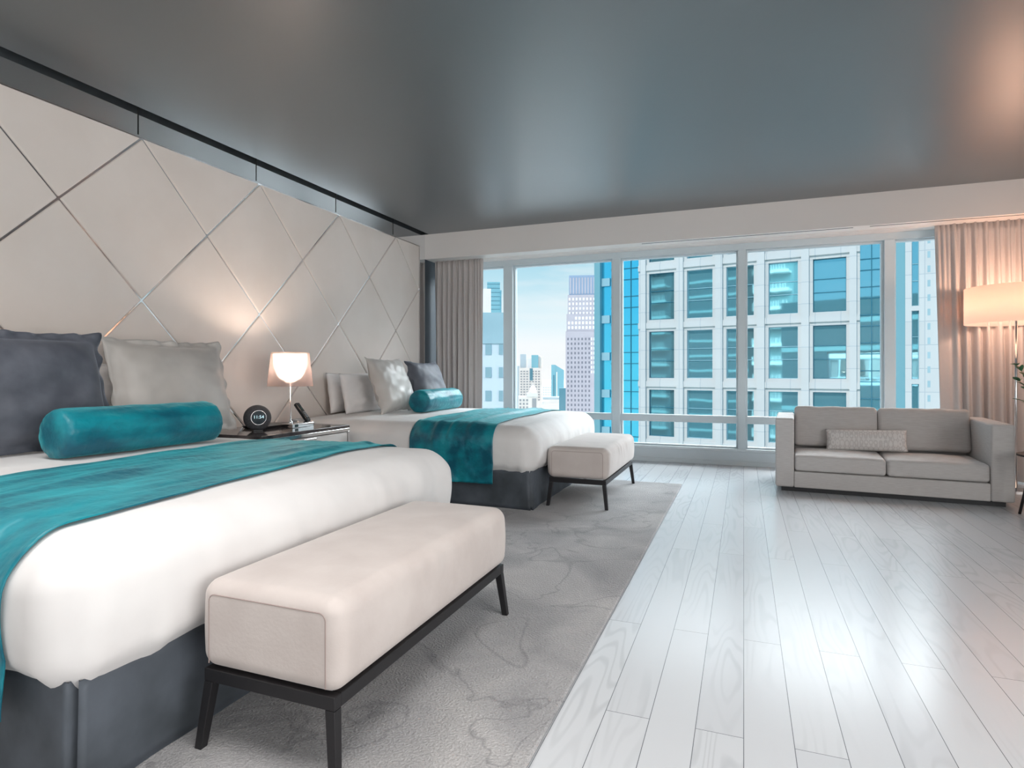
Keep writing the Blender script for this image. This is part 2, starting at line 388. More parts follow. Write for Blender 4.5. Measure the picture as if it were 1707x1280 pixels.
# ------------------------------------------------------------------ beds
XF = -1.515       # foot of the duvets
def skirt_mesh(Yc, hw, x0, x1, z0, z1):
    """skirt wall with soft folds and an inverted pleat at each foot corner"""
    pts = []; rr = .03
    def seg(a, b, n):
        for i in range(n): t = i/n; pts.append((a[0]+(b[0]-a[0])*t, a[1]+(b[1]-a[1])*t))
    seg((x0, Yc-hw), (x1-.04, Yc-hw), 60)
    pts += [(x1-.04, Yc-hw), (x1-.012, Yc-hw-.004), (x1-.03, Yc-hw+.035), (x1+.004, Yc-hw+.012)]
    seg((x1, Yc-hw+.04), (x1, Yc+hw-.04), 56)
    pts += [(x1, Yc+hw-.04), (x1+.004, Yc+hw-.012), (x1-.03, Yc+hw-.035), (x1-.012, Yc+hw+.004)]
    seg((x1-.04, Yc+hw), (x0, Yc+hw), 60); pts.append((x0, Yc+hw))
    mb = MB(); nzv = 10
    for j in range(nzv+1):
        t = j/nzv; z = z0+(z1-z0)*t
        for i, (x, y) in enumerate(pts):
            fl = (1-t)
            dx = x-(x0+x1)/2; dy = y-Yc
            corner = math.exp(-((abs(x-x1))**2+(abs(abs(dy)-hw))**2)/.02)
            w = .010*nz((x*1.0, y*1.0, 0), 5)*fl+.02*corner*fl
            ny = (1 if dy > 0 else -1) if abs(dy) > hw-.045 else 0; nx = 1 if x > x1-.045 else 0
            mb.v.append((x+nx*w, y+ny*w, z))
    n = len(pts)
    for j in range(nzv):
        for i in range(n-1): mb.f.append((j*n+i, j*n+i+1, (j+1)*n+i+1, (j+1)*n+i))
    return mb
def make_bed(Yc, label):
    b = thing('bed', label, 'bed', (-2.65, Yc, RZ), group=None)
    base = MB().box(-1.2, 1.07, -.97, .97, .012, .27).build('bed_base', 'skirt', b, .01)
    sk = skirt_mesh(0, 1.0, -1.2, 1.115, .001, .30).build('bed_skirt', 'skirt', b, smooth=True)
    sk.modifiers.new('s', 'SOLIDIFY').thickness = .004
    mt = link('mattress', rbox_mesh('mattress', (1.13, .96, .15), .06, (6, 6, 2), c=(-.04, 0, .42)), 'white', b, True)
    return b
bed1 = make_bed(1.985, 'near king bed with white duvet, charcoal pleated skirt and padded bench across its foot')
bed2 = make_bed(5.38, 'king bed nearer the window, with white duvet and grey skirt, beyond the nightstand')

def duvet_mesh(Yc, seed):
    hx = (XF+3.80)/2; cx = (XF-3.80)/2; hy = 1.022; z0 = .255; z1 = .655; hz = (z1-z0)/2; cz = (z0+z1)/2
    def df(p, n):
        x, y, z = p; q = (x+cx, y+Yc, z+cz)
        # crown on top
        if z > 0:
            e = (1-min(1, abs(y)/hy)**4)*(1-min(1, max(0, x)/hx)**6)
            z += .028*e*min(1, z/hz)
            z += .007*nz(q, 2.5, seed)*e+.0035*nz((q[0]*2.5, q[1], q[2]), 4, seed+1)
        # sides: bulge out at mid height, tuck in at the hem, loose hem line
        t = 1-(z+hz)/(2*hz); t = max(0, min(1, t))
        side = max(abs(n.x) if n.x > 0 else 0, abs(n.y))
        bul = .034*sin(pi*min(1, t*1.05))-.03*max(0, t-.75)/.25
        al = q[1] if abs(n.x) > abs(n.y) else q[0]
        wr = .012*nz((al*1.6, 0, z*.7), 3.2, seed+2)+.010*nz((al*5, 0, z*1.2), 3, seed+3)*t+.006*max(0, nz((al*7, 0, z*2), 2, seed+9))
        if side > .2:
            y += n.y*(bul+wr)*side
            if n.x > 0: x += n.x*(bul+wr)*side
        if t > .55:
            z += (.022*nz((al, 0, 0), 4, seed+4)+.008*nz((al, 0, 0), 16, seed+5))*(t-.55)/.45
            if n.x > 0 and abs(n.y) > .3: z -= .012*(t-.55)/.45
        return (x, y, z)
    return rbox_mesh('duvet', (hx, hy, hz), .115, (70, 64, 10), df, (cx, Yc, cz))
def cloth(o, lv=1):
    m = o.modifiers.new('sub', 'SUBSURF'); m.levels = lv; m.render_levels = lv; return o
duv = []
for Yc, sd, lb in ((1.985, 1, 'smooth white duvet puffed over the near bed, under the long teal runner'),
                   (5.38, 9, 'smooth white duvet on the far bed by the window')):
    me = duvet_mesh(Yc, sd); o = link('duvet', me, 'white', None, True); tag(o, lb, 'duvet', 'white duvets on the two beds'); duv.append(o)

def bvh_of(o):
    return BVHTree.FromPolygons([v.co.copy() for v in o.data.vertices], [tuple(p.vertices) for p in o.data.polygons])
def runner(Yc, dv, xb, xf, zdropL, zdropR, seed, label):
    """velvet strip across the bed; xb/xf: head-side and foot-side edge as functions of the side parameter"""
    tree = bvh_of(dv); hy = 1.022; r = .115; zt = .655
    path = []   # (y, z, ny, nz)
    nS = 22; nR = 8; nT = 90
    for i in range(nS): path.append((-hy, zdropL+(zt-r-zdropL)*i/nS, -1, 0))
    for i in range(nR+1):
        a = pi/2*i/nR; path.append((-hy+r-r*cos(a), zt-r+r*sin(a), -cos(a), sin(a)))
    for i in range(1, nT): path.append((-hy+r+(2*hy-2*r)*i/nT, zt, 0, 1))
    for i in range(nR+1):
        a = pi/2*(1-i/nR); path.append((hy-r+r*cos(a), zt-r+r*sin(a), cos(a), sin(a)))
    for i in range(1, nS+1): path.append((hy, zt-r-(zt-r-zdropR)*i/nS, 1, 0))
    nX = 60; V = []; n = len(path)
    prev = {}
    for i in range(nX+1):
        half = len(path)//2; order = list(range(half, -1, -1))+list(range(half+1, len(path))); col_ = [None]*len(path); last = .33
        for j in order:
            y, z, ny, nzz = path[j]
            if j == half+1: last = .33
            x = xb(y)+(xf(y)-xb(y))*i/nX
            side = max(0, (zt-r-z)/.3) if z < zt-r else 0
            x += .012*nz((y, z, 0), 3, seed+i//60)+ (.02*nz((y*2, z*2, 5), 2, seed) if i in (0,) else 0)
            o = Vector((x, y+Yc+ny*.35, z+nzz*.35)); d = Vector((0, -ny, -nzz))
            hit = tree.ray_cast(o, d, .6)
            if hit[0] is not None and (z > .36 or nzz): p = hit[0]; last = (p-o).length
            else: p = o+d*last            # below this the cloth hangs straight
            # folds
            fold = 0
            u = i/nX
            long_ = max(0, nz((x*10+.35*y, y*.8, 0), 1, seed+1))**1.3*.034
            fine = .0035*nz((x*26, y*3.2, z*3), 1, seed+2)+.003*nz((x*9, y*9, z*9), 1, seed+3)
            diag = .030*max(0, nz((x*8+z*7, z*2.5, 0), 1, seed+4))*min(1, side*1.5+ (.5 if (ny and nzz) else 0))
            crease = .012*math.exp(-((u-.44-.03*nz((0, y, 0), 1.4, seed+6))/.018)**2)*(0 if side > .1 else 1)
            off = .007+long_*(1-min(1, side))+fine+diag-crease*.5+.004*math.exp(-((u-0)/.02)**2)+.004*math.exp(-((u-1)/.02)**2)
            off = max(.004, off)
            col_[j] = p+Vector((0, ny, nzz))*off
        V += col_
    Fc = [(i*n+j, i*n+j+1, (i+1)*n+j+1, (i+1)*n+j) for i in range(nX) for j in range(n-1)]
    me = bpy.data.meshes.new('bed_runner'); me.from_pydata([tuple(v) for v in V], [], Fc)
    bm = bmesh.new(); bm.from_mesh(me); bmesh.ops.recalc_face_normals(bm, faces=bm.faces); bm.to_mesh(me); bm.free()
    o = link('bed_runner', me, 'teal', None, True)
    s = o.modifiers.new('s', 'SOLIDIFY'); s.thickness = .004; s.offset = 0
    return tag(o, label, 'bed runner', 'teal velvet bed runners')
def sm(a, b, t): t = max(0, min(1, (t-a)/(b-a))); return t*t*(3-2*t)
runner(1.985, duv[0], lambda y: -2.62+.03*y, lambda y: -1.70-.15*sm(-.9, .7, y), .22, .30, 20,
       'long crumpled teal velvet runner across the near bed, hanging over its left side')
runner(5.38, duv[1], lambda y: -2.52+.05*y, lambda y: -1.83-.04*sm(-.5, 1, y), .205, .30, 40,
       'teal velvet runner across the far bed, draped down its near side')

# ------------------------------------------------------------------ pillows
def pillow_mesh(w, h, t, seed, flange=0, ears=.05, n=34, lump=1):
    """local: x = thickness (front is +x), y = width, z = height, base at z=0"""
    V = []; Fc = []
    fl = flange
    def co(a):   # -1..1 parameter incl. flange
        return a
    grid = []
    m = n+ (8 if fl else 0)
    us = [-1+2*i/m for i in range(m+1)]
    for s in (1, -1):
        for i, u in enumerate(us):
            for j, v in enumerate(us):
                W = w/2+fl; Hh = h/2+fl
                # outline: concave edges, pointy corners
                y = u*W; z = v*Hh
                y *= 1-ears*(1-v*v)**1*abs(u)**2; z *= 1-ears*(1-u*u)*abs(v)**2
                a = abs(u)*W/(w/2); b = abs(v)*Hh/(h/2)
                if a < 1 and b < 1:
                    prof = ((1-a**2.6)*(1-b**2.6))**.5
                    th = t/2*prof
                    th += lump*(.014*nz((u*1.3, v*1.3, s), 1.6, seed)+.007*nz((u*3, v*3, s), 1.7, seed+1)+.010*max(0, nz((u*2+v, (v-u)*2.2, 0), 1.5, seed+2))*(a*a+b*b)*.6)*min(1, prof*1.6)
                else: th = 0
                off = 0
                if fl:
                    e = max(a, b)
                    if e > 1: q_ = min(1, (e-1)/(2*fl/w)); off = (.034*nz((y*11, z*11, 0), 1, seed+5)+.010*sin(y*52+z*47+seed))*q_-.012*q_
                    th = max(th, .003)
                V.append((s*th+off, y, z+Hh))
    k = (m+1)**2
    for s in (0, 1):
        for i in range(m):
            for j in range(m): Fc.append(tuple(s*k+q for q in (i*(m+1)+j, (i+1)*(m+1)+j, (i+1)*(m+1)+j+1, i*(m+1)+j+1)))
    me = bpy.data.meshes.new('pillow'); me.from_pydata(V, [], Fc)
    bm = bmesh.new(); bm.from_mesh(me)
    if not fl: bmesh.ops.remove_doubles(bm, verts=bm.verts, dist=.0008)
    else:
        # close the rim
        bm.verts.ensure_lookup_table()
        rim = [i*(m+1) for i in range(m)]+[m*(m+1)+j for j in range(m)]+[(m-i)*(m+1)+m for i in range(m)]+[m-j for j in range(m)]
        for a, b in zip(rim, rim[1:]+rim[:1]): bm.faces.new((bm.verts[a], bm.verts[b], bm.verts[k+b], bm.verts[k+a]))
    bmesh.ops.recalc_face_normals(bm, faces=bm.faces); bm.to_mesh(me); bm.free(); return me
def pillow(name, m, w, h, t, loc, lean, yaw, label, cat, seed, group=None, flange=0, roll=0, ears=.05, lump=1):
    o = link(name, pillow_mesh(w, h, t, seed, flange, ears, lump=lump), m, None, True)
    o.matrix_world = Matrix.Translation(loc) @ Matrix.Rotation(R(yaw), 4, 'Z') @ Matrix.Rotation(R(-lean), 4, 'Y') @ Matrix.Rotation(R(roll), 4, 'X')
    return tag(o, label, cat, group)
ZB = .70
# near bed
pillow('bed_pillow', 'pillow_white', .80, .46, .14, (-3.765, 2.72, ZB-.01), 6, 0, 'white sleeping pillow against the padded wall behind the silver square pillow on the near bed', 'pillow', 3, 'white sleeping pillows')
pillow('bed_pillow', 'pillow_white', .80, .44, .14, (-3.58, 2.70, ZB-.01), 10, 0, 'white sleeping pillow wedged directly behind the silver square pillow on the near bed', 'pillow', 4, 'white sleeping pillows')
pillow('bed_pillow', 'pillow_white', .78, .44, .17, (-3.70, 1.70, ZB-.01), 6, 0, 'white sleeping pillow hidden behind the grey velvet pillow on the near bed', 'pillow', 6, 'white sleeping pillows')
pillow('square_pillow', 'silver', .76, .53, .23, (-3.30, 2.80, ZB-.012), 15, 0, 'silver satin square pillow with a ruffled flange on the near bed', 'pillow', 11, 'silver satin square pillows', flange=.05)
pillow('square_pillow', 'grey_velvet', .80, .54, .24, (-3.22, 1.88, ZB-.02), 14, 2, 'large dark grey velvet pillow with ruffled edge, leftmost on the near bed', 'pillow', 15, 'dark grey velvet pillows', flange=.05)
# far bed
pillow('bed_pillow', 'pillow_white', .78, .40, .14, (-3.75, 5.20, ZB-.02), 8, 0, 'white sleeping pillow nearest the padded wall on the far bed, leftmost of its pillows', 'pillow', 23, 'white sleeping pillows')
pillow('bed_pillow', 'pillow_white', .78, .40, .14, (-3.54, 5.16, ZB-.02), 12, 0, 'white sleeping pillow between the backmost one and the silver square pillow on the far bed', 'pillow', 24, 'white sleeping pillows')
pillow('square_pillow', 'silver', .68, .56, .22, (-3.20, 5.19, ZB-.018), 19, 4, 'pale silver satin square pillow standing on the far bed beside the teal bolster', 'pillow', 31, 'silver satin square pillows', flange=.01, ears=.09)
pillow('square_pillow', 'grey_velvet', .66, .53, .22, (-3.25, 6.02, ZB-.018), 19, 0, 'blue-grey velvet pillow behind the bolster on the far bed, beside the curtain', 'pillow', 35, 'dark grey velvet pillows', flange=.015, ears=.09)
pillow('bed_pillow', 'pillow_white', .74, .40, .17, (-3.66, 6.0, ZB-.02), 8, 0, 'white sleeping pillow hidden behind the blue-grey velvet pillow on the far bed', 'pillow', 26, 'white sleeping pillows')

def bolster(loc, ln, r, rz, label, seed):
    prof = [(0, -ln/2), (r*.55, -ln/2-.004), (r*.86, -ln/2), (r*.97, -ln/2+.014), (r, -ln/2+.04)]
    k = 26
    prof += [(r*(1+.02*sin(pi*i/k)), -ln/2+.04+(ln-.08)*i/k) for i in range(1, k)]
    prof += [(r, ln/2-.04), (r*.97, ln/2-.014), (r*.86, ln/2), (r*.55, ln/2+.004), (0, ln/2)]
    mb = MB().lathe(prof, n=64, axis='y')
    for i, v in enumerate(mb.v):
        p = Vector(v); rad = Vector((p.x, 0, p.z))
        if rad.length > r*.3:
            q = rad.normalized(); a = math.atan2(p.z, p.x)
            w = .006*nz((q.x*1.5, p.y*2.5, q.z*1.5), 2, seed)+.004*max(0, nz((q.x*4, p.y*9, q.z*4), 1, seed+1))
            p = p+q*w
        if p.z < -r*.86: p.z = -r*.86-(abs(p.z)-r*.86)*.35
        mb.v[i] = tuple(p)
    o = mb.build('bolster', 'teal', None, smooth=True); o.location = (loc[0], loc[1], loc[2]+r*.90); o.rotation_euler = (0, 0, R(rz))
    return tag(o, label, 'bolster', 'teal velvet bolsters')
bolster((-2.90, 2.20, .690), .84, .117, -1, 'long teal velvet bolster lying before the grey and silver pillows of the near bed', 50)
bolster((-2.98, 5.56, .690), .86, .115, 3, 'teal velvet bolster lying on the far bed before the blue-grey pillow', 60)

# ------------------------------------------------------------------ benches
def make_bench():
    b = thing('bench', None, 'bench')
    hx, hy, z0, z1 = .236, .59, .225, .475; hz = (z1-z0)/2
    def df(p, n):
        x, y, z = p
        if z > 0: z += .012*(1-(x/hx)**2)*(1-(y/hy)**4)
        t = (z+hz)/(2*hz)
        x += n.x*(.010*sin(pi*min(1, max(0, t))))
        # small puckers along the long top edge
        e = math.exp(-((z-hz*.55)/(hz*.45))**2)*max(0, n.x)
        x += .0045*max(0, nz((y*16+z*6, z*4, 0), 1, 3)-.05)*e*2
        return (x, y, z)
    c = link('seat_cushion', rbox_mesh('seat_cushion', (hx, hy, hz), .045, (12, 90, 12), df, (0, 0, z0+hz)), 'bench', b, True)
    # stitched seams outlining both end panels
    for sy in (-1, 1):
        s = MB()
        pts = []; a, bz = hx-.036, hz-.036
        for (px, pz, ang) in ((a-.02, bz-.02, 0), (-a+.02, bz-.02, pi/2)):
            for i in range(6):
                t = ang+pi/2*i/5; pts.append((px+.02*cos(t), sy*(hy-.0006), z0+hz+pz+.02*sin(t)))
        pts = [(a, sy*(hy-.0006), z0+.02)]+pts+[(-a, sy*(hy-.0006), z0+.02)]
        s.tube(pts, .0016, 6); s.build('seam', 'seam', c)
    f = MB(); zt, zb = .224, .188; w = .03
    f.box(-hx+.012, hx-.012, -hy+.006, -hy+.006+w, zb, zt); f.box(-hx+.012, hx-.012, hy-.006-w, hy-.006, zb, zt)
    f.box(-hx+.012, -hx+.012+w, -hy+.006+w, hy-.006-w, zb, zt); f.box(hx-.012-w, hx-.012, -hy+.006+w, hy-.006-w, zb, zt)
    f.build('frame', 'black_wood', b, .002)
    for sx in (-1, 1):
        for sy in (-1, 1):
            x = sx*(hx-.012-w/2); y = sy*(hy-.006-w/2); ww = w/2; bx = x+sx*.022; by = y+sy*.02; k = .012
            m = MB().hexa([(bx-k, by-k, 0), (bx+k, by-k, 0), (bx+k, by+k, 0), (bx-k, by+k, 0)], [(x-ww, y-ww, zb-.0005), (x+ww, y-ww, zb-.0005), (x+ww, y+ww, zb-.0005), (x-ww, y+ww, zb-.0005)])
            m.build('leg', 'black_wood', b, .0015)
    return b
bn = make_bench(); bn.location = (-1.208, 1.862, RZ); tag(bn, 'near pinkish bench on splayed black legs, at the foot of the near bed', 'bench', 'upholstered benches at the bed ends')
b2 = copy_tree(bn); b2.location = (-1.225, 5.19, RZ); b2.scale = (1.03, 1.02, 1); tag(b2, 'padded bench on splayed black legs at the foot of the far bed, nearer the window', 'bench', 'upholstered benches at the bed ends')

# ------------------------------------------------------------------ nightstand and what stands on it
ns = thing('nightstand', 'white nightstand with a dark marble top and chrome edge between the two beds', 'nightstand', (-3.49, 3.77, 0))
zt = .635; HX = .36; HY = .50
MB().box(-HX+.02, HX-.02, -HY+.02, HY-.02, .03, zt-.06).build('cabinet_body', 'cab_white', ns, .003)
MB().box(-HX, HX, -HY, HY, zt-.025, zt).build('marble_top', 'marble', ns, .002)
fr = MB().box(HX-.02, HX, -HY, HY, zt-.052, zt-.026); fr.box(HX-.02, HX, HY-.022, HY, 0, zt-.052); fr.box(HX-.02, HX, -HY, -HY+.022, 0, zt-.052)
fr.box(-HX, HX-.02, HY-.02, HY, zt-.052, zt-.026); fr.box(-HX, HX-.02, -HY, -HY+.02, zt-.052, zt-.026)
fr.build('chrome_frame', 'chrome', ns, .001)
for j, (a, b) in enumerate(((.33, .57), (.06, .32))):
    d = MB().box(HX-.02, HX-.004, -HY+.028, HY-.028, a, b).build('drawer', 'cab_white', ns, .002)
    MB().box(HX-.004, HX+.006, -.07, .07, b-.022, b-.002).build('handle', 'chrome', d, .001)

lt = thing('table_lamp', 'lit table lamp with clear smoky shade over a glowing glass bowl, on the nightstand', 'lamp', (-3.40, 3.86, zt))
MB().box(-.055, .055, -.04, .215, 0, .034).build('base', 'chrome', lt, .003)
MB().box(.0552, .0562, -.012, .028, .006, .028).build('display', 'screen', lt)
MB().lathe([(0, .034), (.02, .034), (.018, .05), (.006, .06), (.0055, .37), (0, .37)], n=20).build('pole', 'chrome', lt, smooth=True)
sh = MB().lathe([(.175, .335), (.146, .605)], n=64); sh.f = [f for f in sh.f if len(f) == 4]
s_ = sh.build('lamp_shade', 'smoke', lt, smooth=True); s_.modifiers.new('s', 'SOLIDIFY').thickness = .002
bp = [(.001, .365), (.03, .366)]+[(.055+.075*sin(pi/2*i/12), .385+.21*(1-cos(pi/2*i/12)**1.0)) for i in range(13)]
bw = MB().lathe(bp, n=48); bw.f = [f for f in bw.f if len(f) == 4]
bw.build('diffuser', 'bowl', lt, smooth=True)
def point(name, loc, power, col, r=.04, parent=None):
    l = bpy.data.lights.new(name, 'POINT'); l.energy = power; l.color = col; l.shadow_soft_size = r
    o = bpy.data.objects.new(name, l); COL.objects.link(o); o.location = loc
    if parent: o.parent = parent
    return o
point('lamp_bulb', (0, 0, .52), 9, (1, .78, .64), .03, lt)

ck = thing('alarm_clock', 'round dark grey clock speaker with a chrome-ringed blue dial, left on the nightstand', 'alarm clock', (-3.46, 3.57, zt), R(-38))
MB().lathe([(0, -.075), (.06, -.072), (.088, -.05), (.098, -.01), (.098, .02), (.09, .05), (.07, .066), (.052, .070), (0, .070)], (0, 0, .099), n=48, axis='x').build('body', 'fabric_grey', ck, smooth=True)
rg_ = MB().lathe([(.051, .066), (.056, .067), (.057, .071), (.055, .074), (.051, .0735), (.051, .066)], (0, 0, .105), n=40, axis='x'); rg_.f = [f for f in rg_.f if len(f) == 4]
rg_.build('ring', 'chrome', ck, smooth=True)
dl = MB().lathe([(0, .0712), (.051, .0712)], (0, 0, .105), n=40, axis='x').build('dial', 'dial', ck)
MB().box(-.05, .05, -.035, .035, 0, .01).build('foot', 'plastic', ck, .003)
tc = bpy.data.curves.new('digits', 'FONT'); tc.body = '11:54'; tc.size = .034; tc.align_x = 'CENTER'; tc.align_y = 'CENTER'; tc.extrude = .0002
tmp = bpy.data.objects.new('tmp', tc); COL.objects.link(tmp); dg = bpy.context.evaluated_depsgraph_get()
tme = bpy.data.meshes.new_from_object(tmp.evaluated_get(dg)); bpy.data.objects.remove(tmp)
dgt = link('digits', tme, 'digits', dl); dgt.matrix_local = Matrix.Translation((.0722, 0, .109)) @ Matrix(((0, 0, 1, 0), (1, 0, 0, 0), (0, 1, 0, 0), (0, 0, 0, 1)))

ph = thing('telephone', 'black and silver cordless telephone standing in its cradle behind the lamp base', 'telephone', (-3.54, 4.15, zt), R(8))
MB().hexa([(-.07, -.065, 0), (.09, -.065, 0), (.09, .075, 0), (-.07, .075, 0)], [(-.06, -.055, .05), (.08, -.055, .022), (.08, .065, .022), (-.06, .065, .05)]).build('cradle', 'silver_plastic', ph, .008, seg=3)
hs = link('handset', rbox_mesh('handset', (.017, .028, .095), .012, (2, 3, 8)), 'plastic', ph, True)
hs.matrix_local = Matrix.Translation((.010, 0, .104)) @ Matrix.Rotation(R(-38), 4, 'Y')
MB().box(.0172, .0182, -.016, .016, .015, .055).build('screen', 'screen', hs)
kp = MB()
for i in range(3):
    for j in range(4): kp.box(.0172, .0192, -.018+i*.0135, -.009+i*.0135, -.062+j*.016, -.052+j*.016)
kp.build('keypad', 'silver_plastic', hs)
tray = MB().hexa([(-.1, -.16, 0), (.1, -.16, 0), (.1, .16, 0), (-.1, .16, 0)], [(-.115, -.18, .022), (.115, -.18, .022), (.115, .18, .022), (-.115, .18, .022)])
to = tray.build('tray', 'plastic', None, .003); to.location = (-3.61, 3.85, zt); to.rotation_euler = (0, 0, R(4))
tag(to, 'flat black leather tray lying on the nightstand behind the lamp base', 'tray')

# ------------------------------------------------------------------ sofa
W = 1.743; D = .90
sf = thing('sofa', 'two-seat sofa in light grey linen with square arms before the window', 'sofa', (.27, 5.99, 0), R(-4))
AW = .155; hA = .665; zb = .042
def rb(name, x0, x1, y0, y1, z0, z1, r, n, m='sofa', parent=None, df=None):
    return link(name, rbox_mesh(name, ((x1-x0)/2, (y1-y0)/2, (z1-z0)/2), r, n, df, ((x0+x1)/2, (y0+y1)/2, (z0+z1)/2)), m, parent or sf, True)
rb('arm', 0, AW, 0, D, zb, hA, .018, (4, 10, 8)); rb('arm', W-AW, W, 0, D, zb, hA, .018, (4, 10, 8))
rb('back_frame', AW+.001, W-AW-.001, D-.16, D-.002, zb, hA-.002, .018, (10, 4, 8))
rb('seat_base', AW+.001, W-AW-.001, .004, D-.161, zb, .185, .010, (10, 8, 2))
MB().box(.05, W-.05, .045, D-.04, 0, zb-.001).build('plinth', 'plinth', sf)
hw = (W-2*AW)/4
for i in (0, 1):
    x0 = AW+.004+i*2*hw; x1 = x0+2*hw-.006
    def dfs(p, n, hx=hw, hy=.31, hz=.075):
        x, y, z = p
        if z > 0: z += .022*(1-(x/hx)**2)*(1-(y/hy)**2)+.003*nz(p, 6, i)
        if n.y < -.5: y -= .008*(1-(x/hx)**2)
        return (x, y, z)
    rb('seat_cushion', x0, x1, .012, .62, .190, .335, .028, (16, 16, 5), df=dfs)
    def dfb(p, n, hx=hw, hz=.19):
        x, y, z = p
        if n.y < 0: y += n.y*(.03*(1-(x/hx)**2)*(1-(z/hz)**2)+.006*nz(p, 7, i+3))
        if z > 0: z += (.008*nz((x, 0, 0), 9, i+2)+.006)*max(0, n.z)
        return (x, y, z)
    bc = rb('back_cushion', -hw+.002, hw-.002, -.08, .08, 0, .385, .035, (18, 6, 14), df=dfb)
    bc.location = ((x0+x1)/2, .640, .352); bc.rotation_euler = (R(-10), 0, 0)
lp = link('lumbar_pillow', pillow_mesh(.66, .20, .12, 77, 0, .03, lump=.5), 'lumbar', None, True)
lp.matrix_world = Matrix.Translation((.27, 5.99, 0)) @ Matrix.Rotation(R(-4), 4, 'Z') @ Matrix.Translation((.76, .44, .352)) @ Matrix.Rotation(R(-2), 4, 'Z') @ Matrix.Rotation(R(-16), 4, 'X') @ Matrix.Rotation(-pi/2, 4, 'Z') @ Matrix.Rotation(R(1.5), 4, 'X')
tag(lp, 'narrow rectangular cushion with a honeycomb weave lying on the grey sofa', 'cushion')

# ------------------------------------------------------------------ floor lamp
fl = thing('floor_lamp', 'tall chrome floor lamp with a wide glowing drum shade behind the sofa', 'lamp', (2.33, 6.80, 0))
MB().lathe([(0, 0), (.16, 0), (.16, .012), (.02, .022), (0, .022)], n=40).build('base', 'chrome', fl, smooth=False)
MB().lathe([(0, .02), (.011, .02), (.011, 1.72), (0, 1.72)], n=16).build('pole', 'chrome', fl, smooth=True)
dr = MB().lathe([(.385, 1.53), (.385, 1.865)], n=80); dr.f = [f for f in dr.f if len(f) == 4]
d_ = dr.build('lamp_shade', 'drum', fl, smooth=True); d_.modifiers.new('s', 'SOLIDIFY').thickness = .003
sp = MB()
for a in range(3): sp.tube([(0, 0, 1.70), (.383*cos(a*2.094), .383*sin(a*2.094), 1.70)], .004, 6)
sp.build('shade_spider', 'chrome', fl)
MB().lathe([(0, 1.72), (.02, 1.725), (.032, 1.76), (.025, 1.79), (0, 1.80)], n=16).build('bulb', 'bulb', fl, smooth=True)
point('lamp_bulb', (0, 0, 1.76), 24, (1, .60, .42), .05, fl)

# ------------------------------------------------------------------ curtains
def curtain(x0, x1, nf, y, amp, seed, label, z0=.02, z1=ZS-.002, lead=0, flare=0):
    nx = int((x1-x0)*150); nzv = 26; V = []; mb = MB()
    for j in range(nzv+1):
        t = j/nzv; z = z1+(z0-z1)*t
        for i in range(nx+1):
            u = i/nx; x = x0+(x1-x0)*u
            ph_ = u*nf*2*pi+1.2*nz((u*5, 0, 0), 1.3, seed)+.5*nz((u*9, t*.8, 0), 1, seed+4)*t
            a = amp*(.45+.55*sm(0, .35, t))*(.75+.5*nz((u*8, t*.6, 0), 1, seed+1))
            if lead:
                k = (x-x0)/lead if lead > 0 else (x1-x)/(-lead)
                a *= sm(.7, 1.2, k)
            # finer pinch pleats near the heading
            yy = y+a*sin(ph_)+amp*.3*sin(ph_*2+seed)*(1-sm(.05, .5, t))
            xx = x+.012*sin(ph_*.5+seed)*t+.006*nz((u*6, t*.6, 3), 1, seed+3)*t
            if flare: xx += flare*t*(1-u) if flare > 0 else flare*t*u
            mb.v.append((xx, yy, z))
    n = nx+1
    for j in range(nzv):
        for i in range(nx): mb.f.append((j*n+i, j*n+i+1, (j+1)*n+i+1, (j+1)*n+i))
    o = mb.build('curtain', 'curtain', None, smooth=True)
    s = o.modifiers.new('s', 'SOLIDIFY'); s.thickness = .004
    return tag(o, label, 'curtain', 'floor-length grey curtains')
curtain(-3.88, -3.175, 9, 7.17, .040, 2, 'grey pleated curtain hanging at the left end of the window beside the padded wall', lead=-.12)
curtain(1.80, 4.2, 27, 7.20, .036, 8, 'wide pleated curtain at the right of the window, glowing peach behind the floor lamp', lead=.13, flare=.05)

# ------------------------------------------------------------------ side table and plant at the right edge
st = thing('side_table', 'small round dark side table at the right of the sofa', 'side table', (2.19, 5.62, 0))
MB().lathe([(0, .448), (.25, .448), (.25, .462), (0, .462)], n=48).build('table_top', 'black_wood', st)
for k in range(3):
    a = 2.9+k*2.094
    MB().tube([(.23*cos(a), .23*sin(a), 0), (.16*cos(a+.25), .16*sin(a+.25), .447)], .010, 10).build('leg', 'black_wood', st, smooth=True)
MB().lathe([(0, .12), (.16, .12), (.16, .13), (0, .13)], n=40).build('shelf', 'black_wood', st)
pl = thing('potted_plant', 'leafy green plant reaching in at the right edge beside the curtain', 'plant', (2.20, 5.62, .462))
MB().lathe([(0, 0), (.05, 0), (.085, .06), (.08, .15), (.05, .2), (.055, .21), (.045, .2), (0, .19)], n=32).build('vase', 'vase', pl, smooth=True)
random.seed(11)
lf = MB(); stm = MB()
def leaf(mb, p, d, ln, wd):
    d = d.normalized(); sd = d.cross(Vector((0, 0, 1)));
    if sd.length < .1: sd = Vector((1, 0, 0))
    sd = (sd.normalized()+Vector((random.uniform(-.4, .4),)*3)).normalized(); up = sd.cross(d); n = len(mb.v); K = 6
    for i in range(K+1):
        t = i/K; w = wd*sin(pi*min(1, t*.93+.05))**.8; c = p+d*ln*t-up*.15*ln*t*t
        mb.v += [tuple(c-sd*w+up*w*.3), tuple(c), tuple(c+sd*w+up*w*.3)]
    for i in range(K):
        for j in (0, 1): mb.f.append((n+i*3+j, n+i*3+j+1, n+i*3+3+j+1, n+i*3+3+j))
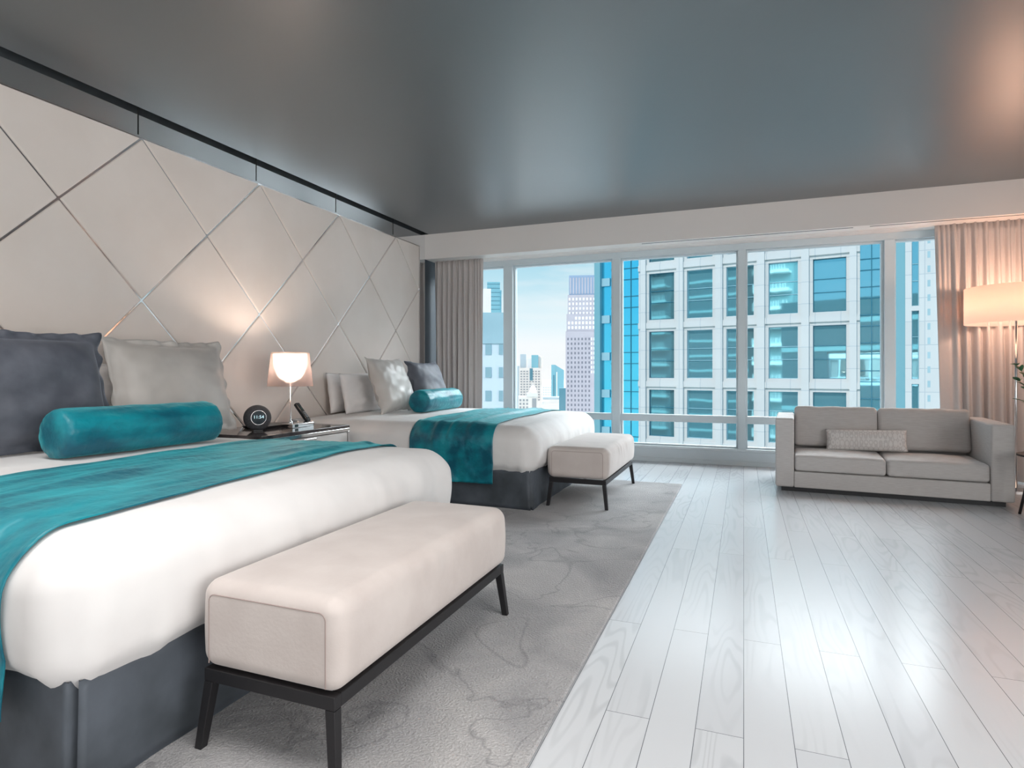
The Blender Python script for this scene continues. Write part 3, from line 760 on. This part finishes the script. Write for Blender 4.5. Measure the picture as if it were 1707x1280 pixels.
for (tx, ty, tz) in ((-.27, .0, .67), (-.24, -.04, .40), (-.05, .1, .85), (.15, .1, .75), (.2, -.15, .6), (.0, -.2, .7), (-.2, .15, .55)):
    tip = Vector((tx, ty, tz)); base = Vector((0, 0, .18)); mid = Vector((tx*.35, ty*.35, tz*.62))
    P = [base*(1-t)**2+mid*2*t*(1-t)+tip*t*t for t in [i/12 for i in range(13)]]
    stm.tube(P, [.005-.0028*i/12 for i in range(13)], 6)
    for i in range(5, 13):
        for s in (-1, 1):
            dr_ = (P[min(i+1, 12)]-P[i-1]).normalized(); side = dr_.cross(Vector((0, 0, 1))).normalized()*s
            leaf(lf, P[i], dr_*.6+side+Vector((0, 0, random.uniform(-.2, .5))), random.uniform(.065, .09), random.uniform(.014, .02))
stm.build('stems', 'stem', pl, smooth=True)
lo = lf.build('leaves', 'leaf', pl, smooth=True); lo['kind'] = 'stuff'

# ------------------------------------------------------------------ the city outside
cy_, sy_ = cos(YAW), sin(YAW)
FW = Vector((-sy_, cy_, 0)); RT = Vector((cy_, sy_, 0))
def ray(px, py=HOR): return FW+RT*((px-853.5)/F)+Vector((0, 0, -(py-HOR)/F))
def ext(name, c1, c2=None, **k):
    return noisy(name, c1, c2 or c1, .25, 3, rough=k.pop('rough', .85), bs=0, **k)
M['b_white'] = ext('facade_white', srgb(212, 220, 226), srgb(220, 227, 232))
def tiled(name, c1, c2, cj, bw, rh, mort=.02):
    m = mat(name, c1, .8); tc = N(m, 'ShaderNodeTexCoord'); sp = N(m, 'ShaderNodeSeparateXYZ'); cb = N(m, 'ShaderNodeCombineXYZ')
    L(m, tc.outputs['Object'], sp.inputs[0]); L(m, sp.outputs[0], cb.inputs[0]); L(m, sp.outputs[2], cb.inputs[1])
    b = N(m, 'ShaderNodeTexBrick'); b.offset = 0
    for k, v in (('Scale', 1), ('Brick Width', bw), ('Row Height', rh), ('Mortar Size', mort), ('Color1', c1), ('Color2', c2), ('Mortar', cj)): b.inputs[k].default_value = v
    L(m, cb.outputs[0], b.inputs['Vector']); L(m, b.outputs['Color'], bsdf(m).inputs['Base Color']); return m
M['b_grid'] = tiled('facade_panels', srgb(205, 204, 202), srgb(210, 209, 207), srgb(180, 186, 190), 1.35, 1.3)
def reflective(name, base, tint, bsx, dist, rough=.03, metal=.75):
    m = mat(name, base, rough, metal)
    bsdf(m).inputs['Base Color'].default_value = tint
    g = N(m, 'ShaderNodeNewGeometry')
    mp = N(m, 'ShaderNodeMapping'); mp.inputs['Scale'].default_value = (1, 1, .35); L(m, g.outputs['Position'], mp.inputs[0])
    n = N(m, 'ShaderNodeTexNoise'); n.inputs['Scale'].default_value = bsx; n.inputs['Detail'].default_value = 1.5
    L(m, mp.outputs[0], n.inputs['Vector']); bump(m, n.outputs['Fac'], .16, dist); return m
M['b_glass'] = reflective('curtain_glass', srgb(70, 170, 190), srgb(142, 198, 208), 1.1, .014)
M['b_glass_deep'] = reflective('deep_blue_glass', srgb(40, 150, 190), srgb(96, 208, 232), 1.0, .012)
M['b_line'] = ext('mullion_dark', srgb(40, 110, 130)); M['b_frame'] = ext('mullion_pale', srgb(150, 190, 202))
M['t_brown'] = ext('tower_stone', srgb(178, 170, 176), srgb(184, 176, 182)); M['t_dark'] = ext('tower_window', srgb(118, 116, 126), rough=.4)
M['t_white'] = ext('tower_window_bright', srgb(250, 248, 250), rough=.3); M['t_blue'] = ext('tower_band', srgb(140, 158, 180))
M['c_beige'] = ext('city_beige', srgb(222, 210, 200), srgb(228, 217, 208)); M['c_grey'] = ext('city_grey', srgb(176, 186, 190)); M['c_win'] = ext('city_window', srgb(150, 148, 148), rough=.4)
M['c_pale'] = ext('city_pale', srgb(224, 220, 218)); M['c_teal'] = ext('city_teal', srgb(120, 168, 178), rough=.3); M['c_dteal'] = ext('city_dark_teal', srgb(84, 126, 138), rough=.3)
M['n_grey'] = ext('near_tower_grey', srgb(158, 186, 194), srgb(172, 198, 205)); M['n_win'] = ext('near_tower_window', srgb(150, 178, 186), rough=.3)
M['ground'] = noisy('city_ground', srgb(190, 192, 190), srgb(205, 200, 196), .01, 4, bs=0)  # pale city haze is put into the ground colour
M['r_dark'] = ext('opposite_dark', srgb(34, 66, 74)); M['r_mid'] = ext('opposite_mid', srgb(120, 150, 152)); M['r_white'] = ext('opposite_white', srgb(228, 230, 226)); M['r_rail'] = ext('opposite_rail', srgb(180, 200, 204))

FR = -math.radians(10.86)
ER = Vector((cos(FR), sin(FR), 0)); EN = Vector((-sin(FR), cos(FR), 0))
P0 = ray(1240)*38.0
def fs(px, py=HOR, w=0):
    d = ray(px, py); t = (P0.dot(EN)+w)/d.dot(EN); p = d*t; return (p-P0).dot(ER), CAMH+p.z
ob = thing('office_building', 'white gridded office building with blue reflecting windows straight across the street', 'building', P0[:], FR)
GND = -60
s0, s1 = fs(1064.6)[0], fs(1433.7)[0]
cols = []
for a, b in ((1081.7, 1123.7), (1145, 1187.6), (1210.6, 1256.5), (1281, 1330), (1355, 1410.7)): cols.append((fs(a)[0], fs(b)[0]))
rows = []
for k in range(-1, 6):
    a, b = fs(1103, 454.8+97.4*k)[1], fs(1103, 532.6+97.4*k)[1]; rows.append((b, a))
def grid_wall(s0, s1, cols, rows, zt, zb, rib=.22, depth=.35):
    m = MB(); xs = [s0]+[e for c in cols for e in c]+[s1]
    for i in range(0, len(xs), 2): m.box(xs[i], xs[i+1], 0, depth, zb, zt)
    zs = [zt]+[e for r in rows for e in (r[1], r[0])]+[zb]
    for i in range(0, len(zs), 2):
        for c in cols: m.box(c[0], c[1], 0, depth, zs[i+1], zs[i])
    m.box(s0, s1, depth+.05, depth+9, zb, zt)
    return m
TOPZ = 14.5
grid_wall(s0, s1, cols, rows, TOPZ, GND).build('wall', 'b_grid', ob)
rbm = MB()
xs = [s0]+[e for c in cols for e in c]+[s1]
for i in range(0, len(xs), 2):
    a, b = xs[i], xs[i+1]; q = (b-a)*.24; rbm.box(a+q, b-q, -.22, -.001, GND, TOPZ)
for i in range(len(rows)-1):
    z1_, z0_ = rows[i][0], rows[i+1][1]; q = (z1_-z0_)*.26; rbm.box(s0, s1, -.12, -.001, z0_+q, z1_-q)
rbm.build('wall_ribs', 'b_grid', ob)
def window(parent, x0, x1, z0, z1, y, gm='b_glass', lines=(.38, .63), vl=(), lw=.035, lm='b_frame'):
    m = MB(); hx = (x1-x0)/2; h = z1-z0
    m.box(-hx, -hx+lw, 0, .06, 0, h); m.box(hx-lw, hx, 0, .06, 0, h); m.box(-hx, hx, 0, .06, 0, lw); m.box(-hx, hx, 0, .06, h-lw, h)
    for f in lines: m.box(-hx+lw, hx-lw, 0, .06, h*(1-f)-lw/2, h*(1-f)+lw/2)
    for f in vl: m.box(-hx+2*hx*f-lw/2, -hx+2*hx*f+lw/2, .002, .058, lw, h-lw)
    o = m.build('window', lm, parent); o.location = ((x0+x1)/2, y, z0)
    MB().box(-hx+lw/2, hx-lw/2, .07, .08, lw/2, h-lw/2).build('pane', gm, o)
    return o
for ci, c in enumerate(cols):
    for r in rows: window(ob, c[0], c[1], r[0], r[1], .2, lm='b_line' if ci in (0, 4) else 'b_frame')
# glazed bay on the right of the grid, then another strip of white facade
def bay(parent, sa, sb, zt, zb, pxr, y0, gm, vl, lm='b_line', lw=.05):
    m = MB(); m.box(sa, sb, .05, 4, zb, zt); m.build('glazing', gm, parent)
    l = MB()
    for x in vl: l.box(x-lw/2, x+lw/2, 0, .048, zb, zt)
    for k in range(-3, 16):
        for off in (0, 18.5):
            z = fs(pxr, y0+off+46.5*k)[1]
            if zb < z < zt: l.box(sa, sb, -.004, .044, z-lw/2, z+lw/2)
    l.build('mullions', lm, parent)
bay(ob, s1+.001, fs(1476)[0], TOPZ, -20, 1440, 432, 'b_glass', (fs(1453)[0],))
s2 = fs(1509)[0]; s3 = fs(1532)[0]; s4 = fs(1640)[0]
MB().box(fs(1476)[0]+.001, s2-.001, .02, 4, -20, TOPZ).build('glazing', 'c_teal', ob)
r2 = []
for k in range(-1, 6): r2.append((fs(1520, 510+122*k)[1], fs(1520, 396+122*k)[1]))
grid_wall(s2, s4, [(s2+.3, s3)], r2, TOPZ, -30).build('wall', 'b_grid', ob)
for r in r2: window(ob, s2+.3, s3, r[0], r[1], .2)
for k in range(14):       # narrow slots in the pale wall
    z = fs(1548, 400+24*k)[1]; MB().box(fs(1546)[0], fs(1551)[0], -.01, .05, z-.18, z+.18).build('window_slot', 'n_grey', ob)
# blue glass slab left of the grid
gb = thing('glass_building', 'bright blue glass building adjoining the left side of the white gridded one', 'building', P0[:], FR)
bay(gb, fs(1018)[0], s0-.01, TOPZ, -20, 1040, 448, 'b_glass_deep', (fs(1051.5)[0],))
MB().box(fs(991.5)[0], fs(1001)[0], -.1, 5, -20, TOPZ).build('corner_pier', 'c_teal', gb)
MB().box(fs(1001)[0]+.001, fs(1018)[0]-.001, .3, 5, -20, TOPZ).build('side_glazing', 'b_glass_deep', gb)
for k in range(9):
    z = fs(1008, 470+62*k)[1]; MB().box(fs(1001)[0]+.002, fs(1015)[0], .15, .29, z-.28, z+.28).build('spandrel', 'b_frame', gb)

# opposite side of the street, seen only as reflections in the office glass
def balcony_tower(x, y, w, h, label, m1, m2, n):
    t = thing('apartment_tower', label, 'building', (x, y, 0), 0)
    MB().box(-w/2, w/2, -8, 0, GND, h).build('wall', m1, t)
    sl = MB().box(-w/2*.9, w/2*.9, .001, 1.5, 0, .28).mesh('balcony'); sl.materials.append(M[m2])
    rl = MB(); rl.box(-w/2*.9, w/2*.9, 1.4, 1.48, .28, .5); k = 0
    while k < w*.9: rl.box(-w/2*.9+k, -w/2*.9+k+.12, 1.4, 1.48, .5, 1.4); k += .45
    rl = rl.mesh('railing'); rl.materials.append(M[m2]); z = -18
    while z < 34:
        a = bpy.data.objects.new('balcony', sl); COL.objects.link(a); a.parent = t; a.location = (0, 0, z)
        b = bpy.data.objects.new('railing', rl); COL.objects.link(b); b.parent = a
        z += n
    return t
balcony_tower(-41, -22, 5, 36, 'narrow apartment tower with balconies reflected in the leftmost column of office windows', 'r_dark', 'r_mid', 2.9)
balcony_tower(-19.5, -20, 6, 36, 'pale apartment tower with white balconies reflected in the fourth column of office windows', 'r_mid', 'r_white', 2.9)
t = thing('office_slab', 'dark glass office slab reflected in the middle columns of office windows', 'building', (-30, -21, 0))
MB().box(-6.5, 6, -8, 0, GND, 33).build('wall', 'r_dark', t)
m = MB()
for k in range(30): m.box(-6.5, 6, .001, .15, -30+2.6*k, -29.6+2.6*k)
m.build('spandrels', 'r_mid', t)
t = thing('low_building', 'dark low building reflected in the fifth column of office windows', 'building', (-8, -20, 0))
MB().box(-6, 9, -8, 0, GND, 7.5).build('wall', 'r_dark', t); MB().box(-2, 5, -6, -1, 7.501, 10.5).build('roof_house', 'r_dark', t)

ht = thing('hotel_building', 'dark banded exterior of this hotel around the room, reflected in the office windows', 'building', (0, 0, 0))
for (x0, x1, z0, z1) in ((-9, 9, GND, -.3), (-9, -4.16, -.29, 3.3), (4.56, 9, -.29, 3.3), (-9, 9, 3.31, 9)):
    MB().box(x0, x1, -6, YW+.09, z0, z1).build('wall', 'r_dark', ht)
for z in (-12.2, -9.2, -6.2, -3.2, 3.4, 6.4): MB().box(-9, 9, YW+.1, YW+.2, z, z+.5).build('floor_band', 'r_mid', ht)
# far buildings: each built in its own frame at distance d, facing the room
def far(name, label, d, pxc, group=None):
    p = ray(pxc)*d; ang = YAW-math.atan((pxc-853.5)/F)*1.0
    t = thing(name, label, 'building', (p.x, p.y, 0), ang, group)
    s = d/F*1.0
    return t, s, (lambda px: (px-pxc)*s), (lambda py: CAMH-(py-HOR)*s)
tw, s, X, Z = far('office_tower', 'tall stepped mauve stone tower with rows of small square windows', 300, 968)
MB().box(X(943), X(994), 0, 20, GND, Z(552)).build('wall', 't_brown', tw)
MB().box(X(944.5), X(994), .5, 19, Z(552)+.01, Z(523)).build('wall', 't_brown', tw)
MB().box(X(946.5), X(994), 1, 18, Z(523)+.01, Z(491)).build('wall', 't_brown', tw)
MB().box(X(948.5), X(993), 1.5, 17, Z(491)+.01, Z(458)).build('wall', 't_blue', tw)
cap = MB()
for k in range(9): cap.box(X(950+4.9*k), X(952+4.9*k), 1.35, 1.49, Z(489), Z(462))
cap.build('fins', 't_brown', tw)
def square_windows(t, cells, s, depth, m, name='window', cap_=100):
    me = None; extra = MB(); n = 0
    for (x, z, w, h, y) in cells:
        if n < cap_:
            key = (round(w, 4), round(h, 4), m)
            if key not in SW:
                mb = MB().box(-w/2, w/2, -depth, 0, -h/2, h/2); mm = mb.mesh(name); mm.materials.append(M[m]); SW[key] = mm
            o = bpy.data.objects.new(name, SW[key]); COL.objects.link(o); o.parent = t; o.location = (x, y-.002, z)
        else: extra.box(x-w/2, x+w/2, y-depth-.002, y-.002, z-h/2, z+h/2)
        n += 1
    if extra.v: extra.build(name+'s', m, t)['kind'] = 'stuff'
SW = {}
cd1 = [(X(947+5.85*i), Z(565+7.85*j), 2.5*s, 4*s, 0) for j in range(17) for i in range(7)]
square_windows(tw, cd1, s, .1, 't_dark', cap_=60)
cb = [(X(986+4.5*i), Z(565+7.85*j), 2.2*s, 4.4*s, 0) for j in range(8) for i in range(2)]
cb += [(X(948.5+5.85*i), Z(530+7.9*j), 3.1*s, 4.6*s, .5) for j in range(3) for i in range(8) if not (j == 0 and i < 2)]  # upper windows: white reflections put into the flat colour
cb += [(X(949.5+5.85*i), Z(498+7.9*j), 2.6*s, 4*s, 1) for j in range(4) for i in range(8)]
square_windows(tw, cb, s, .1, 't_white', name='bright_window', cap_=40)

b, s, X, Z = far('apartment_block', 'beige city block with a grid of small windows left of the mauve tower', 330, 885)
MB().box(X(865.5), X(904), 0, 15, GND, Z(613)).build('wall', 'c_beige', b)
MB().box(X(855), X(865.4), 2, 15, GND, Z(610)).build('side_wall', 'c_grey', b)
MB().box(X(883), X(888), -.3, -.01, Z(634), Z(614)).build('stair_glazing', 'c_dteal', b)
square_windows(b, [(X(869+4.9*i), Z(619+4.3*j), 3*s, 2.2*s, 0) for j in range(12) for i in range(7) if not (i in (3,) and j < 4)], s, .15, 'c_win', cap_=84)
MB().box(X(867), X(877), 4, 12, Z(613)+.01, Z(590)).build('roof_tower', 'c_grey', b)
MB().box(X(879), X(885.5), 4, 12, Z(613)+.01, Z(597)).build('roof_tower', 'c_pale', b)
MB().box(X(886), X(897.5), 3, 12, Z(613)+.01, Z(591.5)).build('roof_tower', 'c_teal', b)
MB().box(X(898), X(905), 5, 12, Z(613)+.01, Z(593.5)).build('roof_tower', 'c_beige', b)
b, s, X, Z = far('domed_building', 'pale building with a small white dome in front of the beige city block', 280, 880)
MB().box(X(864), X(895), 0, 12, GND, Z(661)).build('wall', 'c_beige', b)
MB().box(X(878), X(895.5), -.5, 10, Z(661)+.01, Z(655)).build('drum_base', 'c_pale', b)
MB().lathe([(6.5*s, Z(655)+.02), (6.2*s, Z(651)), (4.8*s, Z(646.5)), (2.5*s, Z(643.5)), (.6*s, Z(642)), (.4*s, Z(639)), (0, Z(638))], (X(888.5), 4, 0), 24).build('dome', 't_white', b, smooth=True)
square_windows(b, [(X(867.5+5.6*i), Z(667+6*j), 3*s, 3.4*s, 0) for j in range(6) for i in range(3)], s, .15, 'c_win')
MB().box(X(887), X(894), -.15, -.01, Z(700), Z(664)).build('entrance_glazing', 'c_win', b)
b, s, X, Z = far('glass_tower', 'slim teal glass tower with a sloping crown beside the mauve tower', 260, 930)
MB().box(X(919), X(926), 0, 8, GND, Z(608)).build('wall', 'c_teal', b)
MB().hexa([(X(926)+.01, .3, GND), (X(940), .3, GND), (X(940), 8, GND), (X(926)+.01, 8, GND)], [(X(926)+.01, .3, Z(608.5)), (X(940), .3, Z(617)), (X(940), 8, Z(617)), (X(926)+.01, 8, Z(608.5))]).build('wall', 'c_teal', b)
MB().box(X(922), X(924.5), -.1, -.01, Z(662), Z(625)).build('dark_bay', 'c_dteal', b)
MB().box(X(927.5), X(929), .1, .29, Z(662), Z(620)).build('bright_fin', 't_white', b)
b, s, X, Z = far('dark_block', 'small dark flat-topped block at the foot of the teal glass tower', 225, 937)
MB().box(X(932), X(943), 0, 6, GND, Z(647)).build('wall', 'c_dteal', b)
b, s, X, Z = far('terminal_building', 'long low building with striped pale floors left of the mauve tower', 240, 922)
for k, (a, c, y0, y1, mm) in enumerate(((905, 943, 662, 666, 'c_grey'), (906, 943, 666.1, 672, 'c_beige'), (904, 943, 672.1, 675, 'c_pale'), (903, 943, 675.1, 690, 'c_beige'))):
    MB().box(X(a), X(c), k*-1.2, 8, Z(y1), Z(y0)).build('floor_band', mm, b)
MB().box(X(903), X(943), -3.6, 8, GND, Z(690.1)).build('base', 'c_pale', b)
b, s, X, Z = far('far_block', 'hazy pale block of flats behind the low striped building', 420, 912)
MB().box(X(904), X(919), 0, 10, GND, Z(642)).build('wall', 'c_pale', b)
square_windows(b, [(X(906.5+3.6*i), Z(646+4*j), 1.8*s, 1.6*s, 0) for j in range(5) for i in range(4)], s, .15, 'c_grey')
# left pane
b, s, X, Z = far('corner_tower', 'pale grey-blue tower with tall windows seen through the narrow left window pane', 60, 822)
MB().box(X(780), X(843.5), 0, 10, GND, Z(573)).build('wall', 'b_white', b)
MB().box(X(780), X(843.8), -.1, 10, Z(573)+.01, Z(521)).build('parapet', 'n_grey', b)
for x0, x1 in ((809, 819), (831.5, 838)):
    for y0 in (574, 612, 651, 690): MB().box(X(x0), X(x1), -.08, -.001, Z(y0+17), Z(y0)).build('window', 'n_win', b)
b, s, X, Z = far('blue_tower', 'blue glass tower rising behind the grey-blue corner tower', 160, 825)
MB().box(X(812), X(833.5), 0, 10, GND, Z(470)).build('wall', 'c_teal', b); MB().box(X(833.6), X(836), 2, 10, GND, Z(482)).build('side_wall', 'c_teal', b)
gm = MB()
for k in range(8): gm.box(X(812), X(833.5), -.05, -.001, Z(474+7*k), Z(473+7*k))
gm.build('bands', 'c_dteal', b)
b, s, X, Z = far('pink_block', 'pinkish white residential block just left of the blue tower', 130, 812)
MB().box(X(795), X(818.5), 0, 8, GND, Z(481)).build('wall', 'c_pale', b)
for k in range(2): MB().box(X(810+4*k), X(812+4*k), -.05, -.001, Z(515), Z(492)).build('window', 'c_beige', b)
g_ = struct(MB().quad((-3000, 30, GND), (3000, 30, GND), (3000, 5000, GND), (-3000, 5000, GND)).build('ground', 'ground'))

# ------------------------------------------------------------------ sky, sun, added fill lights
w = bpy.data.worlds.new('sky'); S.world = w; w.use_nodes = True; nt = w.node_tree; nt.nodes.clear()
def WN(t, **k):
    n = nt.nodes.new(t)
    for a, v in k.items(): setattr(n, a, v)
    return n
wl = nt.links.new
out = WN('ShaderNodeOutputWorld'); bg = WN('ShaderNodeBackground'); wl(bg.outputs[0], out.inputs[0])
tc = WN('ShaderNodeTexCoord'); sep = WN('ShaderNodeSeparateXYZ'); wl(tc.outputs['Generated'], sep.inputs[0])
# front sky: white at the horizon to pale blue, streaky clouds
def wramp(fac, stops):
    r = WN('ShaderNodeValToRGB'); e = r.color_ramp.elements
    while len(e) < len(stops): e.new(.5)
    for el, (p, c) in zip(e, stops): el.position = p; el.color = c
    wl(fac, r.inputs[0]); return r.outputs[0]
def wmath(op, a, b=None):
    n = WN('ShaderNodeMath', operation=op)
    for i, v in enumerate((a, b)):
        if v is None: continue
        if isinstance(v, (int, float)): n.inputs[i].default_value = v
        else: wl(v, n.inputs[i])
    return n.outputs[0]
front = wramp(sep.outputs[2], [(0, (.72, .72, .72, 1)), (.045, (.70, .71, .72, 1)), (.09, srgb(194, 212, 218)), (.17, srgb(158, 194, 207)), (1, srgb(110, 170, 205))])
back = wramp(sep.outputs[2], [(0, srgb(190, 218, 228)), (.12, srgb(140, 196, 222)), (.4, srgb(96, 166, 208)), (1, srgb(90, 145, 190))])
mp = WN('ShaderNodeMapping'); mp.inputs['Scale'].default_value = (1.5, 1.5, 9); wl(tc.outputs['Generated'], mp.inputs[0])
cn = WN('ShaderNodeTexNoise'); cn.inputs['Scale'].default_value = 2.2; cn.inputs['Detail'].default_value = 5; wl(mp.outputs[0], cn.inputs[0])
cf = wramp(cn.outputs[0], [(.48, (0, 0, 0, 1)), (.68, (.8, .8, .8, 1))])
mixc = WN('ShaderNodeMixRGB'); wl(cf, mixc.inputs[0]); wl(front, mixc.inputs[1]); mixc.inputs[2].default_value = (.66, .68, .69, 1)
fb = wramp(sep.outputs[1], [(0, (0, 0, 0, 1)), (.5, (1, 1, 1, 1))])
mfb = WN('ShaderNodeMixRGB'); wl(fb, mfb.inputs[0]); wl(back, mfb.inputs[1]); wl(mixc.outputs[0], mfb.inputs[2])
# glow added to the sky above the view, to brighten the room
dt = WN('ShaderNodeVectorMath', operation='DOT_PRODUCT'); gd = Vector((.52, .74, .46)).normalized()
dt.inputs[1].default_value = gd; wl(tc.outputs['Generated'], dt.inputs[0])
gl = wmath('POWER', wmath('MAXIMUM', dt.outputs['Value'], 0), 7)
gs = WN('ShaderNodeMapRange'); gs.inputs['From Min'].default_value = .24; gs.inputs['From Max'].default_value = .45; wl(sep.outputs[2], gs.inputs[0])
glf = wmath('MULTIPLY', wmath('MULTIPLY', gl, gs.outputs[0]), 21.0)
ga = WN('ShaderNodeMixRGB', blend_type='ADD'); ga.inputs[0].default_value = 1; wl(mfb.outputs[0], ga.inputs[1])
gc = WN('ShaderNodeVectorMath', operation='SCALE'); gc.inputs[0].default_value = (.92, .97, 1.0); wl(glf, gc.inputs['Scale']); wl(gc.outputs[0], ga.inputs[2])
wl(ga.outputs[0], bg.inputs[0]); bg.inputs[1].default_value = 1.0
sun = bpy.data.lights.new('sun', 'SUN'); sun.energy = 1.85; sun.angle = R(1); sun.color = (1, .92, .84)
so_ = bpy.data.objects.new('sun', sun); COL.objects.link(so_); so_.rotation_euler = Vector((.25, .75, -.62)).to_track_quat('-Z', 'Y').to_euler()

# fill lights added under the ceiling, out of view, to brighten the room
for i, (x, y) in enumerate(((-2.3, .75), (-.3, .9), (2.2, .9))):
    t = thing('ceiling_fill', 'added square fill light above the view, over the photographer', 'fill light', (x, y, H), 0, 'added fill lights over the photographer')
    MB().box(-.62, .62, -.62, .62, -.02, -.001).build('frame', 'soffit', t)
    l = bpy.data.lights.new('panel', 'AREA'); l.shape = 'SQUARE'; l.size = 1.15; l.energy = 15; l.color = (1, .965, .945); l.spread = R(125)
    o = bpy.data.objects.new('fill_lamp', l); COL.objects.link(o); o.location = (0, 0, -.03); o.parent = t

# unseen window frame and area light added on the right wall as fill
w7 = struct(thing('window_7', None, None, (XR, -.6, .3)))
fr = MB(); fr.box(-.04, 0, -2.5, 2.5, -.06, -.01); fr.box(-.04, 0, -2.5, 2.5, 2.31, 2.36); fr.box(-.04, 0, -2.5, -2.42, -.01, 2.31); fr.box(-.04, 0, 2.42, 2.5, -.01, 2.31)
fr.build('window_frame', 'alu', w7)
def wall_fill(sx, sy, e, loc, rot, parent=None):
    l = bpy.data.lights.new('wall_fill', 'AREA'); l.shape = 'RECTANGLE'; l.size = sx; l.size_y = sy; l.energy = e; l.color = (1, .985, .97)
    o = bpy.data.objects.new('wall_fill', l); COL.objects.link(o); o.location = loc; o.rotation_euler = rot; o.parent = parent
wall_fill(2.3, 4.8, 130, (-.03, 0, 1.15), (0, pi/2, 0), w7)
w8 = struct(thing('window_8', None, None, (.2, YB, .3)))  # unseen back wall window, added only to carry fill light
fr = MB(); fr.box(-3.3, 3.3, 0, .04, -.06, -.01); fr.box(-3.3, 3.3, 0, .04, 2.31, 2.36); fr.box(-3.3, -3.22, 0, .04, -.01, 2.31); fr.box(3.22, 3.3, 0, .04, -.01, 2.31)
fr.build('window_frame', 'alu', w8)
wall_fill(6.4, 2.3, 34, (0, .03, 1.15), (pi/2, 0, 0), w8)
